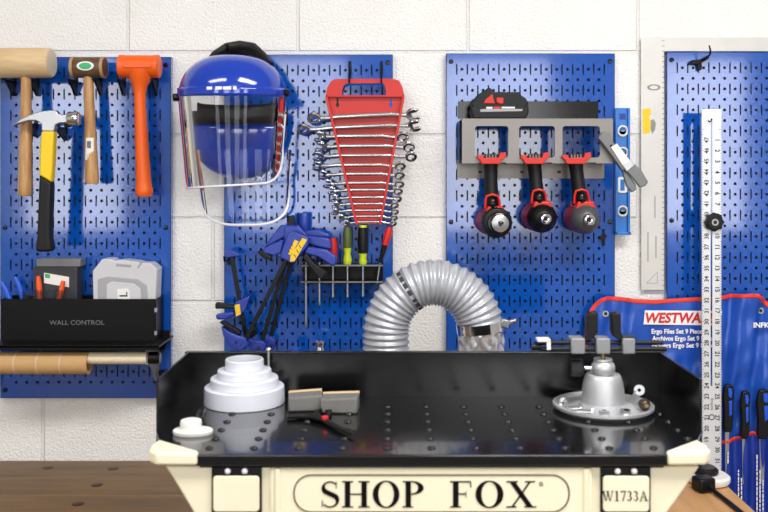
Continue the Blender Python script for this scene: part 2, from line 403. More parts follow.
def rawhide():
    Y = -.075; s = S(Y)
    t = thing('rawhide_mallet', 'small dark brown rawhide mallet with a green and white oval sticker', 'mallet', W(90, 184, Y))
    c0, c1 = W(72.6, 67.5, Y), W(105, 67.5, Y); r = 10.5*s; L = (c1-c0).length
    h = MB().lathe([(0,0),(r*.96,0),(r,.002),(r,L-.002),(r*.96,L),(0,L)], c0, c1-c0, 36).build('head', M['rawhide'], t, ang=50)
    for x0, x1 in ((0,.006), (L-.006, L)):
        MB().lathe([(r*.9,x0-.0004),(r+.0006,x0-.0004),(r+.0006,x1+.0004),(r*.9,x1+.0004)], c0, c1-c0, 36).build('end_band', M['rawtan'], h)
    st = MB()
    def oval(k):
        def fn(u, v):
            a = 2*PI*u; rr = v*k; x = 8.5*s*rr*math.cos(a); z = 4.6*s*rr*math.sin(a)+.001
            return Vector(((c0.x+c1.x)/2 + x, Y - math.sqrt(max(0, (r+.0005+(.0003 if k < 1 else 0))**2 - z*z)), c0.z + z))
        return fn
    st.grid(oval(1), 28, 4, True); so = st.build('oval_sticker', M['paper'], h)
    g = MB(); g.grid(oval(.72), 20, 3, True); g.build('sticker_print', M['green'], so)
    hd = MB().tube([W(88.3,74,Y), W(88.5,85,Y), W(89.5,110,Y), W(90.5,140,Y), W(91.6,165,Y), W(92,180,Y), W(92,184,Y)], [4.6*s,4.8*s,5.2*s,5.8*s,6.3*s,6.9*s,6*s], 20).build('handle', M['tanv'], t)
    lb = MB(); p = W(91,149,Y)
    lb.grid(lambda u, v: Vector((p.x + 5.95*s*math.sin((u-.5)*1.6)+.0*v, Y - 6.05*s*math.cos((u-.5)*1.6), p.z + (v-.5)*22*s)), 10, 2)
    lb = lb.build('price_sticker', M['paper'], hd)
    bc = MB()
    for k in range(6): bc.bx(p.x-.004+k*.0015, p.x-.0032+k*.0015, Y-6.2*s-.0003, Y-6.1*s, p.z+.002, p.z+.018)
    bc.build('barcode', M['ink'], lb)
rawhide()
def dead_blow():
    Y = -.075; s = S(Y)
    t = thing('dead_blow_hammer', 'bright orange rubber dead blow hammer, one solid colour', 'hammer', W(144, 196, Y))
    c0, c1 = W(119.3, 66.5, Y), W(159.8, 66.5, Y); r = 11.6*s; L = (c1-c0).length
    h = MB().lathe([(0,0),(r-.003,0),(r,.002),(r,.012),(r*.97,.014),(r*.97,L-.014),(r,L-.012),(r,L-.002),(r-.003,L),(0,L)], c0, c1-c0, 40).build('head', M['orange'], t, ang=50)
    pl = MB(); c = W(141, 66, Y)
    pl.prism([(c.x-15*s+a, c.z+b_) for a, b_ in ((0,-.005),(.004,-.007),(26*s,-.007),(29*s,-.004),(29*s,.004),(26*s,.007),(.004,.007),(0,.005))], Y-r-.0012, Y-r+.004); pl.build('raised_plate', M['orange'], h, bevel=.001)
    MB().tube([W(140.5,70,Y), W(140.5,79,Y), W(140,85,Y), W(139.8,95,Y), W(140.5,115,Y), W(142,150,Y), W(143.5,178,Y), W(143.9,187,Y), W(144.2,189,Y), W(144.3,194,Y), W(144.3,196.5,Y)],
              [13*s,11*s,7.5*s,5.6*s,5.8*s,6.7*s,7.4*s,7.8*s,8.6*s,8.6*s,7*s], 24).build('handle', M['orange'], t)
dead_blow()
def claw_hammer():
    Y = -.118
    t = thing('claw_hammer', 'steel claw hammer with a yellow and black grip', 'hammer', W(43, 252, Y)); s = S(Y)
    out = [(11.3,125.8),(20,119),(30,114.2),(40,111.2),(50,110),(56,110.2),(58,113.5),(62,114.8),(67,114.5),(69,112.6),(77,112.2),(78.7,114),(78.7,123.5),(77,125.2),(69,125),(66,123),(60,123.2),(55.5,125),(54.3,131.5),(41.3,131.5),(41,124),(36,120.8),(29,120.8),(20,123.3)]
    hd = MB().pprism(out, Y-.009, Y+.009).build('head', M['steel'], t, bevel=.0035, seg=3)
    c = W(68, 118.6, Y); e = W(79, 118.6, Y)
    MB().lathe([(0,0),(6.2*s,.0),(6.9*s,.004),(6.9*s,(e-c).length-.001),(6.2*s,(e-c).length),(0,(e-c).length)], c, e-c, 28).build('striking_face', M['chrome'], hd)
    MB().pprism([(40.8,131),(53.6,131),(53,145),(52.2,165),(51,182.5),(38.6,175),(39.6,150)], Y-.013, Y+.013).build('shaft', M['yellow'], t, bevel=.005, seg=3)
    MB().pprism([(38.7,174.8),(51,182.3),(50.5,200),(49.6,225),(49.8,238),(51.6,249),(50.5,252),(36,252),(34.8,249.5),(36.6,236),(37.2,215),(38,195)], Y-.0145, Y+.0145).build('grip', M['dark'], t, bevel=.006, seg=3)
claw_hammer()
MB_ = Z_(78,-.085) - .003; RB_ = Z_(78,-.075) - .003; OB_ = Z_(78.1,-.075) - .003
for px, what, l, z in ((14.5,'left side of the big wooden mallet handle',.065,MB_), (38,'right side of the big wooden mallet handle',.065,MB_), (76,'left side of the brown mallet handle',.055,RB_), (101,'right side of the brown mallet handle',.055,RB_), (124,'left side of the orange hammer handle',.055,OB_), (157,'right side of the orange hammer handle',.055,OB_)):
    hook(px, 80.5, 0, l, 'black peg hook on the ' + what, 0, 'mallet hooks', z, .034)
for px, n, y in ((36,'left',121), (66,'right',125)):
    hook(px, 128, 0, .092, 'black peg hook under the claw hammer head, %s of its neck' % n, 0, 'hammer hooks', Z_(y,-.118)-.0032, .03)

# ------------------------------------------------------------------ bin with wall items
YB = -.09
def storage_bin():
    t = thing('storage_bin', 'long black metal bin with embossed lettering, holding pliers and cases', 'bin', W(70, 343, -.06))
    x0, x1 = X_(1, YB), X_(156, YB); z0, z1 = Z_(342.5, YB), Z_(299, YB); k = .0015
    MB().bx(x0, x1, YB, YB+k, z0, z1).build('front_panel', M['black'], t, bevel=.0006)
    MB().bx(x0, x1, -.0235, -.022, z0, z1).build('back_panel', M['black'], t)
    MB().bx(x0, x1, YB, -.022, z0, z0+k).build('base_panel', M['black'], t)
    for x in (x0, x1-k): MB().bx(x, x+k, YB, -.022, z0, z1).build('side_panel', M['black'], t)
    l = MB(); c = W(77, 322.5, YB)
    l.text('WALL CONTROL', c + Vector((0,-.0002,0)), .0105, .128, depth=.0005)
    l.build('lettering', M['greym'], t)
    for py in (310, 333):
        MB().bx(x1-.003, x1+.0015, YB-.002, YB+.006, Z_(py+2,YB), Z_(py-2,YB)).build('side_tab', M['steel'], t)
    return t
storage_bin()
def pliers(pa, ia, pb, ib, label, m, Y):
    zb = Z_(341, YB) + .004
    x = (X_(pa[-1][0], Y) + X_(pb[-1][0], Y))/2
    t = thing('pliers', label, 'pliers', (x, Y, zb), 'pliers in the black bin'); s = S(Y)
    for pts in (pa, pb):
        q = [W(a, b, Y) for a, b in pts] + [Vector((x + (X_(pts[-1][0], Y)-x)*.3, Y, zb+.05))]
        n = len(q)
        MB().tube(q, [2*s, 2.7*s] + [2.8*s]*(n-3) + [2*s], 14).build('handle', m, t)
    MB().prism([(x-.011, zb+.055), (x+.011, zb+.055), (x+.009, zb+.028), (x+.002, zb), (x-.002, zb), (x-.009, zb+.028)], Y-.006, Y+.006).build('jaws', M['steel'], t, bevel=.002)
pliers([(1.5,282),(6,290),(10,300)], 0, [(15,277),(18.5,284),(21.5,292),(23,300)], 0, 'pliers with bright blue grips at the left end of the bin', M['handleblue'], -.075)
pliers([(38.2,276),(38.8,283),(39.5,292),(40,300)], 0, [(63.3,281),(61.8,288),(60,296),(59,300)], 0, 'pliers with orange grips in front of the dark grey box', M['oranged'], -.079)
def grey_box():
    Y = -.068
    t = thing('storage_box', 'dark grey flat box with a white label standing in the bin', 'box', W(56, 341, -.06))
    zb = Z_(341, YB) + .004
    o = [(33.5,268),(33,0),(77,0),(77,268)]
    x0, x1 = X_(33.5,Y), X_(77,Y); zt = Z_(267,Y)
    MB().bx(x0, x1, Y, Y+.04, zb, zt).build('body', M['greyd'], t, bevel=.0015)
    MB().bx(x0+.004, x1+.006, Y+.006, Y+.044, zt, Z_(259,Y)).build('lid', M['greym'], t, bevel=.0015)
    lb = MB().pprism([(44,272.7),(69,277),(69,287.3),(44,283)], Y-.0006, Y).build('paper_label', M['paper'], t)
    MB().pprism([(45,273.6),(50,274.5),(50,278.5),(45,277.6)], Y-.0009, Y-.0005).build('label_print', M['green'], lb)
grey_box()
def clear_case():
    Y = -.0865; zb = Z_(341, YB) + .004
    t = MB().bx(X_(22,Y), X_(72,Y), Y, Y+.003, zb, Z_(290.5,Y)).build('clear_case', M['clearp'], bevel=.001)
    tag(t, 'clear plastic case strip across the pliers at the top of the bin', 'case')
clear_case()
def grey_case():
    Y = -.078; zb = Z_(341, YB) + .004
    t = thing('plastic_case', 'light grey moulded plastic tool case with chamfered corners standing in the bin', 'case', (X_(124,Y), Y+.03, zb))
    def b2(pts): return [(X_(a,Y), Z_(b,Y)) for a, b in pts]
    out = b2([(92.5,271),(102,259),(112,259),(113,261),(124,260),(138,262),(140,263),(150,263),(157,269),(155.5,300)]) + [(X_(154,Y), zb), (X_(94,Y), zb)]
    MB().prism(out, Y, Y+.05).build('shell', M['greyl'], t, bevel=.004, seg=3)
    inn = b2([(98,279),(107,276.5),(110,276.5),(138,279),(147,285),(148,300)]) + [(X_(147,Y), zb+.005), (X_(98,Y), zb+.005)]
    MB().prism(inn, Y-.0022, Y+.004).build('recess_panel', M['grey'], t, bevel=.0018)
    inn = b2([(107,284),(112,281.5),(134,283.5),(141,288.5),(141.5,300)]) + [(X_(141,Y), zb+.008), (X_(107,Y), zb+.008)]
    MB().prism(inn, Y-.0038, Y+.002).build('inner_panel', M['greyl'], t, bevel=.001)
    MB().pprism([(116,263.5),(131,264.8),(131,267),(116,266)], Y-.0015, Y+.003).build('latch', M['grey'], t, bevel=.0006)
    l = MB().pprism([(117,289),(127,288.5),(129.5,291),(130,301),(118,301)], Y-.0046, Y-.0036).build('paper_label', M['paper'], t)
    MB().pprism([(119.5,295.2),(126.3,295.2),(126.3,292),(127.3,292),(127.3,296.6),(119.5,296.6)], Y-.0049, Y-.0044).build('label_print', M['ink'], l)
    MB().pprism([(137,267.5),(139.2,267.5),(142,263),(140,263)], Y-.001, Y+.001).build('seam', M['grey'], t)
grey_case()
def towel_holder():
    t = thing('roll_holder', 'black metal shelf bracket with a pale wooden dowel below the bin', 'holder', W(85, 376, -.08))
    YF = -.155
    x0, x1 = X_(-12, YF), X_(159, YF)
    MB().bx(x0, x1, YF, -.0215, Z_(346,YF)-.004, Z_(346,YF)).bx(x0, x1, YF, YF+.0015, Z_(350.5,YF), Z_(345,YF)).build('shelf_plate', M['black'], t, bevel=.0005)
    YD = -.125
    MB().cyl(W(-15,358,YD), W(149.5,358,YD), 6*S(YD), n=28).build('dowel', M['palewood'], t)
    MB().lathe([(0,0),(6.4*S(YD),0),(6.4*S(YD),.004),(6.4*S(YD),.022),(5*S(YD),.026),(0,.026)], W(149,358,YD), (1,0,0), 28).build('end_cap', M['gloss'], t)
    MB().lathe([(6.05*S(YD),0),(6.6*S(YD),0),(6.6*S(YD),.006),(6.05*S(YD),.006)], W(146.5,358,YD), (1,0,0), 28).build('retaining_collar', M['paper'], t)
    for px in (-10, 156):
        x = X_(px, -.06)
        MB().xprism([(-.0215, Z_(347,-.06)), (YF+.01, Z_(347,-.14)), (YF+.012, Z_(362,-.14)), (-.10, Z_(368,-.1)), (-.03, Z_(392,-.03)), (-.0215, Z_(394,-.03))], x-.0008, x+.0008).build('side_bracket', M['galv' if px > 0 else 'black'], t)
    for a, b_, c, d in ((156,170,331,342),(154,166,345,350),(158,168,371,376)):
        MB().pprism([(a,b0) for b0 in (d,c)] + [(b_,c),(b_-1.5,d)], -.036, -.0215).build('mounting_tab', M['black'], t, bevel=.001)
    r = 11*S(YD)
    o = MB().lathe([(r-.004,0),(r,0),(r,.2355),(r-.004,.2355),(r-.004,0)], W(-13,363,YD), (1,0,0), 40)
    for k in range(3):
        pass
    o = o.build('cardboard_tube', M['card']); tag(o, 'brown cardboard tube threaded on the wooden dowel below the bin', 'tube')
    for px in (17.5, 40, 63):
        MB().lathe([(r-.001,-.0007),(r+.0004,-.0007),(r+.0004,.0007),(r-.001,.0007)], W(px,363,YD), (1,0,.0), 40).build('paper_seam', M['endgrain'], o)
towel_holder()

# ------------------------------------------------------------------ face shields
def visor(t, cx, ytop, ybot, rx, ry, Yc, A=1.42, cl=.16, cr=.3, lean=0.0, rise=0.0, depth=.42):
    zt, zb = Z_(ytop, Yc), Z_(ybot, Yc); X0 = X_(cx, Yc)
    def edge(u):
        c = cl if u < .5 else cr
        a = abs(2*u-1); k = max(0, (a-(1-2*c))/(2*c))
        return zb + rise*u + (zt-zb)*depth*(1-math.sqrt(max(0, 1-k*k)))
    def pt(u, v):
        a = (2*u-1)*A; e = edge(u); z = zt + (e-zt)*v
        return Vector((X0 + rx*(1-.10*v)*math.sin(a) + lean*(zt-z), Yc - ry*math.cos(a), z))
    o = MB().grid(pt, 48, 10).build('visor', M['visor'], t, norm=False)
    MB().tube([pt(0, .35)] + [pt(i/60, 1) for i in range(61)] + [pt(1, .35)], .0032, 8, flat=.8).build('edge_trim', M['rim'], o)
    return o
def dome(cx, cy, rx, rz, ry, Yc, zcut, back=1.1, n=40):
    """open half shell facing the room"""
    def fn(u, v):
        th = (u-.5)*2*back*PI/2; ph = zcut + (PI/2 - zcut)*v
        return Vector((X_(cx,Yc) + rx*math.sin(th)*max(0,math.cos(ph))**.72, Yc - ry*math.cos(th)*max(0,math.cos(ph))**.72, Z_(cy,Yc) + rz*math.sin(ph)))
    return fn
def shields():
    Yc = -.16; s = S(Yc)
    t = thing('face_shield', 'blue face shield with a clear visor, hanging in front of another shield', 'face shield', W(236, 188, Yc))
    b = MB()
    b.grid(dome(233, 97, 53*s, 41*s, .105, Yc, .0, 1.15), 44, 14)
    c = b.build('crown', M['shieldblue'], t, solid=.003)
    bw = MB()
    bw.grid(lambda u, v: Vector((X_(233,Yc) + (53.6*s)*math.sin((u-.5)*PI*1.1), Yc - .108*math.cos((u-.5)*PI*1.1), Z_(91 + 9*v - 2*abs(2*u-1), Yc))), 44, 3)
    bw.build('brow_band', M['shieldblue'], t, solid=.005)
    MB().tube([W(207,64,Yc), W(214,56,Yc+.02), W(226,49.5,Yc+.05), W(240,48,Yc+.06), W(254,50.5,Yc+.05), W(264,58,Yc+.03), W(271,66,Yc)], [.006,.009,.012,.013,.013,.010,.008], 14, flat=1.6).build('head_pad', M['dark'], t)
    for px, py in ((178.5,97.5),(283.5,93)):
        p = W(px, py, Yc-.02); d = -1 if px < 230 else 1
        MB().lathe([(0,0),(.008,0),(.009,.003),(.009,.010),(.006,.013),(0,.013)], p, (d,-.3,0), 18).build('side_knob', M['gloss'], t)
    st = MB()
    p = W(228, 92, Yc)
    st.grid(lambda u, v: Vector((X_(233,Yc) + (54.6*s)*math.sin((u*.50-.28)), Yc - .1115*math.cos((u*.5-.28)), Z_(93.5-2.6*v, Yc))), 16, 1)
    sw = MB()
    for (a0, a1) in ((-.3,-.2), (-.14,-.03), (-.01,.13), (.16,.22)):
        sw.grid(lambda u, v, a0=a0, a1=a1: Vector((X_(233,Yc) + 55.5*s*math.sin(a0+(a1-a0)*u), Yc - .1126*math.cos(a0+(a1-a0)*u), Z_(94.2-3*v, Yc))), 6, 1)
    sw.build('brow_print', M['inkwhite'], c)
    visor(t, 233, 99, 189, 54*s, .108, Yc, lean=.03, A=1.5, cl=.14, cr=.26, rise=.018)
    band = MB().grid(lambda u, v: Vector((X_(238,Yc) + 40*s*math.sin((u-.5)*2.6), Yc - .06*math.cos((u-.5)*2.6), Z_(107+16*v-4*(2*u-1)**2, Yc))), 30, 3).build('head_band', M['dark'], t, solid=.004)
    # rear shield
    Y2 = -.075; s2 = S(Y2)
    t2 = thing('face_shield', 'second blue face shield seen through the clear visor of the one before it', 'face shield', W(242, 225, Y2))
    b = MB()
    b.grid(lambda u, v: (lambda th, ph: Vector((X_(237,Y2) + 50*s2*math.sin(th)*math.cos(ph), Y2 - .052*math.cos(th)*math.cos(ph)+.002, Z_(124,Y2) - 54*s2*math.sin(ph))))((u-.5)*PI*1.05, PI/2*v*.999), 40, 12)
    c2 = b.build('crown', M['shieldblue'], t2, solid=.003)
    MB().grid(lambda u, v: Vector((X_(237,Y2) + 50.5*s2*math.sin((u-.5)*PI), Y2 - .053*math.cos((u-.5)*PI), Z_(112+13*v, Y2))), 36, 2).build('brow_band', M['dark'], t2, solid=.004)
    visor(t2, 243, 150, 224.5, 49*s2, .052, Y2, lean=.05, A=1.5, cl=.46, cr=.4, rise=.004, depth=.55)
shields()
hook(236, 57, 0, .1, 'black peg hook carrying the face shields', up=10)

# ------------------------------------------------------------------ wrench rack
def wrench_rack():
    Y = -.048
    t = thing('wrench_rack', 'red plastic wrench rack with a carrying handle, tapering downwards', 'rack', W(366, 224, Y))
    top = [(325.5,97),(327,88),(331,81),(336,79),(392,78.5),(399,80.5),(402.5,87),(404.5,96.5)]
    plate = top + [(400.5,110),(379,224),(357.5,224),(330,112)]
    s = S(Y)
    # back plate as a frame around the handle slot
    b = MB()
    hole = [(342,90.5),(344,85),(348,83.5),(381,83),(384.5,85),(386,91),(386,95),(342,95.5)]
    outer = [(325.5,97),(327,88),(331,81),(336,79),(392,78.5),(399,80.5),(402.5,87),(404.5,96.5)]
    vs_o = PP(outer, Y); vs_h = PP(hole, Y)
    for y0, y1 in ((Y, Y+.004),):
        b.prism(PP([(325.5,97),(327,88),(331,81),(336,79),(345,79),(344,85),(342,90.5),(342,97)], Y), y0, y1)
        b.prism(PP([(345,79),(392,78.5),(383,83.2),(348,83.5),(344,85)], Y), y0, y1)
        b.prism(PP([(392,78.5),(399,80.5),(402.5,87),(404.5,96.5),(386,97),(386,91),(384.5,85),(383,83.2)], Y), y0, y1)
        b.prism(PP([(326,95.3),(404,95),(400.5,110),(379,224),(357.5,224),(330,112)], Y), y0, y1)
    b.build('back_plate', M['red'], t)
    MB().bx(X_(327,Y), X_(403,Y), Y-.012, Y+.002, Z_(97.5,Y), Z_(95.5,Y)).build('top_ledge', M['red'], t, bevel=.001)
    for px in (337.5, 391):
        MB().pprism([(px-1,98),(px+1,98),(px+1,103),(px+2,104.5),(px+1,107),(px-1,107),(px-2,104.5),(px-1,103)], Y-.0006, Y+.001).build('keyhole_slot', M['ink'] if px < 350 else M['blue'], t)
    for a, b_ in (((326.5,97),(357,224.5)), ((403.5,97),(380,224.5))):
        p, q = W(*a, Y-.012), W(*b_, Y-.012)
        d = (q-p).normalized(); nrm = Vector((-d.z, 0, d.x))*.003
        MB().prism([(p.x+nrm.x,p.z+nrm.z),(q.x+nrm.x,q.z+nrm.z),(q.x-nrm.x,q.z-nrm.z),(p.x-nrm.x,p.z-nrm.z)], Y-.019, Y+.002).build('side_rail', M['red'], t, bevel=.001)
wrench_rack()
rows = [  # left end px, right end px, y, left kind
    (307,421,115.5,'box'), (297,422,126.5,'box'), (313,409,136,'open'), (314,415,146,'open'), (312,417,155.5,'open'), (311.5,406,165,'open'), (318,405,174,'open'),
    (323,404.5,183,'open'), (327,403,190,'open'), (330,402,197.5,'open'), (331,399,204,'open'), (330.5,399,210.5,'open'), (337,398,216.5,'open'), (343,397,222,'open')]
ords = ['first', 'second', 'third', 'fourth', 'fifth', 'sixth', 'seventh', 'eighth', 'ninth', 'tenth', 'eleventh', 'twelfth', 'thirteenth', 'last']
def wrench(i, xl, xr, py, kind):
    Y = -.062; s = S(Y); k = 1 - i*.038
    n = 'chrome combination wrench, %s of the red rack%s' % (ords[i] + ' from the top' if i < 13 else 'lowest', ', ring end on the left' if kind == 'box' else ', open end on the left')
    rb = 7.0*s*k; ro = 8.0*s*k; th = .006*k + .002
    dl = -2 if kind == 'box' else 0
    L, R = W(xl, py+3 if kind == 'box' else py+1, Y), W(xr, py + (-1 if kind == 'box' else 1.2), Y)
    t = thing('wrench', n, 'wrench', (L+R)/2, 'chrome wrenches on the red rack')
    bl, br = (L, R) if kind == 'box' else (R, L)
    sg = 1 if kind == 'box' else -1
    tilt = Euler((math.radians(38), 0, 0)).to_matrix()
    ax = (tilt @ Vector((0,-1,0)))
    cb = bl + Vector((sg*rb, 0, 0)); co = br - Vector((sg*ro*.9, 0, 0))
    A = cb + Vector((sg*rb*.8,0,0)); B = co - Vector((sg*ro*.6,0,0))
    up = Vector((0,0,0))
    q = [A.lerp(B, v) for v in (0,.08,.2,.5,.8,.92,1)]
    mid = Vector((0,0,(W(0,py,Y).z - (A.z+B.z)/2)))
    for j in (2,3,4): q[j] += mid
    MB().tube(q, [2.6*s*k,2.0*s*k,2.2*s*k,2.3*s*k,2.2*s*k,2.0*s*k,2.9*s*k], 12, flat=.55).build('shaft', M['chrome'], t)
    MB().lathe([(rb*.56,-th*.5),(rb*.9,-th*.5),(rb,-th*.3),(rb,th*.3),(rb*.9,th*.5),(rb*.56,th*.5),(rb*.56,-th*.5)], cb, ax, 24).build('ring_end', M['chrome'], t)
    # open end: U shaped jaw
    pts = []
    for a in [math.radians(v) for v in range(42, 319, 18)]: pts.append((ro*math.cos(a), ro*.9*math.sin(a)))
    pts += [(ro*.45, -ro*.36), (-ro*.25, -ro*.36), (-ro*.25, ro*.36), (ro*.45, ro*.36)]
    ra = math.radians(15)
    rot = lambda x, z: (x*math.cos(ra)-z*math.sin(ra), x*math.sin(ra)+z*math.cos(ra))
    jb = MB(); m_ = len(pts); vs = []
    for yy in (-th/2, th/2):
        for x, z in pts:
            x, z = rot(x, z); vs.append(co + tilt @ Vector((sg*x, yy, z)))
    jb.faces(vs, [tuple(range(m_)), tuple(range(2*m_-1, m_-1, -1))] + [(a, (a+1) % m_, m_+(a+1) % m_, m_+a) for a in range(m_)])
    jb.build('open_end', M['chrome'], t, bevel=.0008)
for i, r in enumerate(rows): wrench(i, *r)
for px, n in ((350,'left'), (381.5,'right')):
    p = W(px, 66, -.021)
    t = thing('peg_hook', 'thin black wire hook through the %s side of the red rack handle slot' % n, 'hook', p, 'wrench rack hooks')
    MB().bx(p.x-.003, p.x+.003, -.024, -.0212, p.z-.02, p.z+.012).build('back_tab', M['black'], t)
    MB().tube([(p.x,-.023,p.z-.01), (p.x,-.04,p.z-.035), (p.x,-.058,p.z-.044), (p.x,-.064,p.z-.03), (p.x,-.062,p.z+.004)], .0019, 8).build('prong', M['black'], t)

# ------------------------------------------------------------------ screwdrivers
def driver_rack():
    t = thing('screwdriver_rack', 'black metal strip rack holding the screwdrivers', 'rack', W(342, 285, -.06))
    x0, x1 = X_(301,-.07), X_(383,-.07)
    MB().bx(x0, x1, -.0235, -.0215, Z_(284.5,-.03), Z_(265,-.03)).build('back_plate', M['black'], t, bevel=.0005)
    for py, nm in ((265.5,'upper_shelf'), (282,'lower_shelf')):
        MB().bx(x0, x1, -.07, -.0215, Z_(py,-.07)-.0012, Z_(py,-.07)+.0012).build(nm, M['black'], t)
        MB().bx(x0, x1, -.0708, -.0695, Z_(py,-.07)-.0018, Z_(py,-.07)+.0018).build('front_lip', M['greym'], t)
    MB().bx(X_(351,-.03), X_(373,-.03), -.0262, -.023, Z_(277,-.03), Z_(271,-.03)).build('cutout', M['ink'], t)
driver_rack()
def screwdriver(a, b_, tip, label, parts, Y=-.05, sr=1.1):
    """a = handle top, b_ = handle bottom, tip = blade end (pixels)"""
    s = S(Y); A, B, T = W(*a, Y), W(*b_, Y), W(*tip, Y)
    t = thing('screwdriver', label, 'screwdriver', T, 'screwdrivers in the black rack')
    MB().tube([B.lerp(T,-.04), B.lerp(T,.9), B.lerp(T,.97), T], [sr*s, sr*s, sr*1.15*s, sr*.5*s], 12).build('shaft', M['steel'], t)
    for (f0, f1, prof, m, nm) in parts:
        q = [A.lerp(B, f0+(f1-f0)*i/(len(prof)-1)) for i in range(len(prof))]
        MB().tube(q, [r*s for r in prof], 16).build(nm, M[m], t)
screwdriver((306,243),(306,262),(306,328),'long thin screwdriver, first from the left in the rack, behind the blue clamp',[(0,1,[3,4,4,3,3.4],'blackp','handle')])
screwdriver((319.5,243),(319.5,262),(319.5,306),'screwdriver second from the left in the rack, mostly hidden by the clamp grip',[(0,1,[3,4,4,3,3.4],'blackp','handle')])
screwdriver((333,238),(333,264),(333,298),'red handled screwdriver with a white stripe, third from the left in the rack',[(0,1,[3.6,4.4,4.4,4.4,3.4],'red','handle'),(.1,.9,[1.2,1.2],'paper','stripe')])
screwdriver((347.5,227),(347.5,265),(347.5,298),'screwdriver with an olive and lime clear handle, fourth in the rack',[(0,.55,[3.6,4.4,4.4,4.2],'olive','handle'),(.55,1,[4.2,3.2,4.6,3.6],'lime','collar')])
screwdriver((363,225),(363,265),(363,297),'screwdriver with a thick black handle and lime collar, fifth in the rack',[(0,.08,[4,4.2],'lime','butt'),(.06,.7,[4.6,5.2,5.2,5.2,4.8],'blackp','handle'),(.7,1,[4.2,3.4,4.2,3.6],'lime','collar')])
screwdriver((390,227),(380,263),(377,284),'red and black screwdriver leaning at the right end of the rack',[(0,.5,[3,3.8,3.6,3.2],'redd','handle'),(.45,1,[3.1,2.8,2.2,1.8],'blackp','grip')], sr=.8)

# ------------------------------------------------------------------ bar clamps
def bar(p, q, Y, w, t, m='blackp', nm='bar'):
    P, Q = W(*p, Y), W(*q, Y); d = (Q-P).normalized(); n = Vector((-d.z,0,d.x))*(w*S(Y)/2)
    return MB().prism([(P.x+n.x,P.z+n.z),(Q.x+n.x,Q.z+n.z),(Q.x-n.x,Q.z-n.z),(P.x-n.x,P.z-n.z)], Y-.003, Y+.003).build(nm, M[m], t, bevel=.0008)
def clamp(Y, label, p, q, body, arm, lobe, jaw, grip=None, labels=(), extra=()):
    t = thing('bar_clamp', label, 'clamp', W(*q, Y), 'blue bar clamps on the pegboard')
    bar(p, q, Y, 4.2, t)
    bd = MB().pprism(body, Y-.016, Y+.012).build('trigger_body', M['clampblue'], t, bevel=.003, seg=3) if body else None
    for i, l in enumerate(labels):
        lo = MB().pprism(l, Y-.0168, Y-.0155).build('body_label', M['yel'], bd)
    if arm: MB().pprism(arm, Y-.009, Y+.009).build('jaw_arm', M['clampblue'], t, bevel=.003, seg=3)
    if lobe: MB().pprism(lobe, Y-.010, Y+.010).build('squeeze_handle', M['clampblue'], t, bevel=.004, seg=3)
    if jaw:
        j = MB().pprism(jaw, Y-.012, Y+.010).build('fixed_jaw', M['clampblue'], t, bevel=.003, seg=3)
        cx = sum(a for a, b_ in jaw)/len(jaw); cy = sum(b_ for a, b_ in jaw)/len(jaw)
        inner = [(cx+(a-cx)*.66, cy+(b_-cy)*.66) for a, b_ in jaw]
        MB().pprism(inner, Y-.0135, Y-.011).build('jaw_recess', M['handleblue'] if False else M['clampblue'], j, bevel=.001)
        MB().cyl(W(cx+3,cy+1.5,Y)+Vector((0,-.0155,0)), W(cx+3,cy+1.5,Y)+Vector((0,-.012,0)), .0032, n=12).build('rivet', M['ink'], j)
    if grip: MB().pprism(grip, Y-.012, Y+.012).build('grip', M['dark'], t, bevel=.003, seg=3)
    for pts, nm, m, dp in extra: MB().pprism(pts, Y-dp, Y+dp).build(nm, M[m], t, bevel=.002)
    return t
cl = clamp(-.125, 'front blue bar clamp with two yellow stickers and a black grip, leaning left', (288,256), (245.5,340),
      [(288,233),(294.7,231.3),(309,238),(308,245.7),(293,264),(279.5,257.5),(282,249)],
      [(283.5,239.7),(264,248),(262.5,252.5),(272.7,255.8),(281,253.3)],
      [(307,246.5),(327,250),(336.3,256.7),(336.3,263.5),(333,267),(318.5,257.5),(304,253.3)],
      [(220.8,326.5),(230,332.3),(245.7,338.6),(248.4,345.4),(240.7,351.4),(230,348),(223,336)],
      [(305.8,252.3),(313.4,262.6),(327,272.8),(321,280.4),(314,272.8),(302.4,257.5)],
      [[(294.7,239.7),(298.5,241.4),(291.4,255.5),(288,253.8)], [(302.4,238),(307,239.7),(294.7,261),(290,261.8),(290.5,255.8)]],
      [([(256.6,252),(262,250.5),(272,257),(270,260),(263,258)],'jaw_pad','blackp',.010), ([(219,322.5),(222,321),(241,332),(240,335.5),(233,333)],'lower_pad','blackp',.010)])
mk = MB()
for k in range(3):
    a = W(292.5-1.6*k, 244.5+3.2*k, -.125); mk.box(a+Vector((.0015,-.0172,0)), (.006,.0006,.0012), Matrix.Rotation(math.radians(62),3,'Y'))
    a = W(301-2.6*k, 246+4.6*k, -.125); mk.box(a+Vector((0,-.0172,0)), (.009,.0006,.0014), Matrix.Rotation(math.radians(58),3,'Y'))
mk.build('sticker_print', M['ink'], cl)
clamp(-.088, 'middle blue bar clamp, hanging behind the clamp with yellow stickers', (290,246), (262,342), [(284,228),(298,225.5),(308,236),(303,256),(285,258)],
      [(280.3,225.3),(297,225.3),(299.7,231),(284.6,237),(264,248),(267.6,242.3)], [(306,235.5),(328.6,238),(331.7,244),(331.2,250),(318.5,247.4),(306,243)],
      [(248,339),(263,341.4),(266.5,345.6),(263,351.8),(250,350.8),(247,343)], None, (), [([(288,216),(294,215),(295.6,227),(287.5,227)],'bar_end','blackp',.004)])
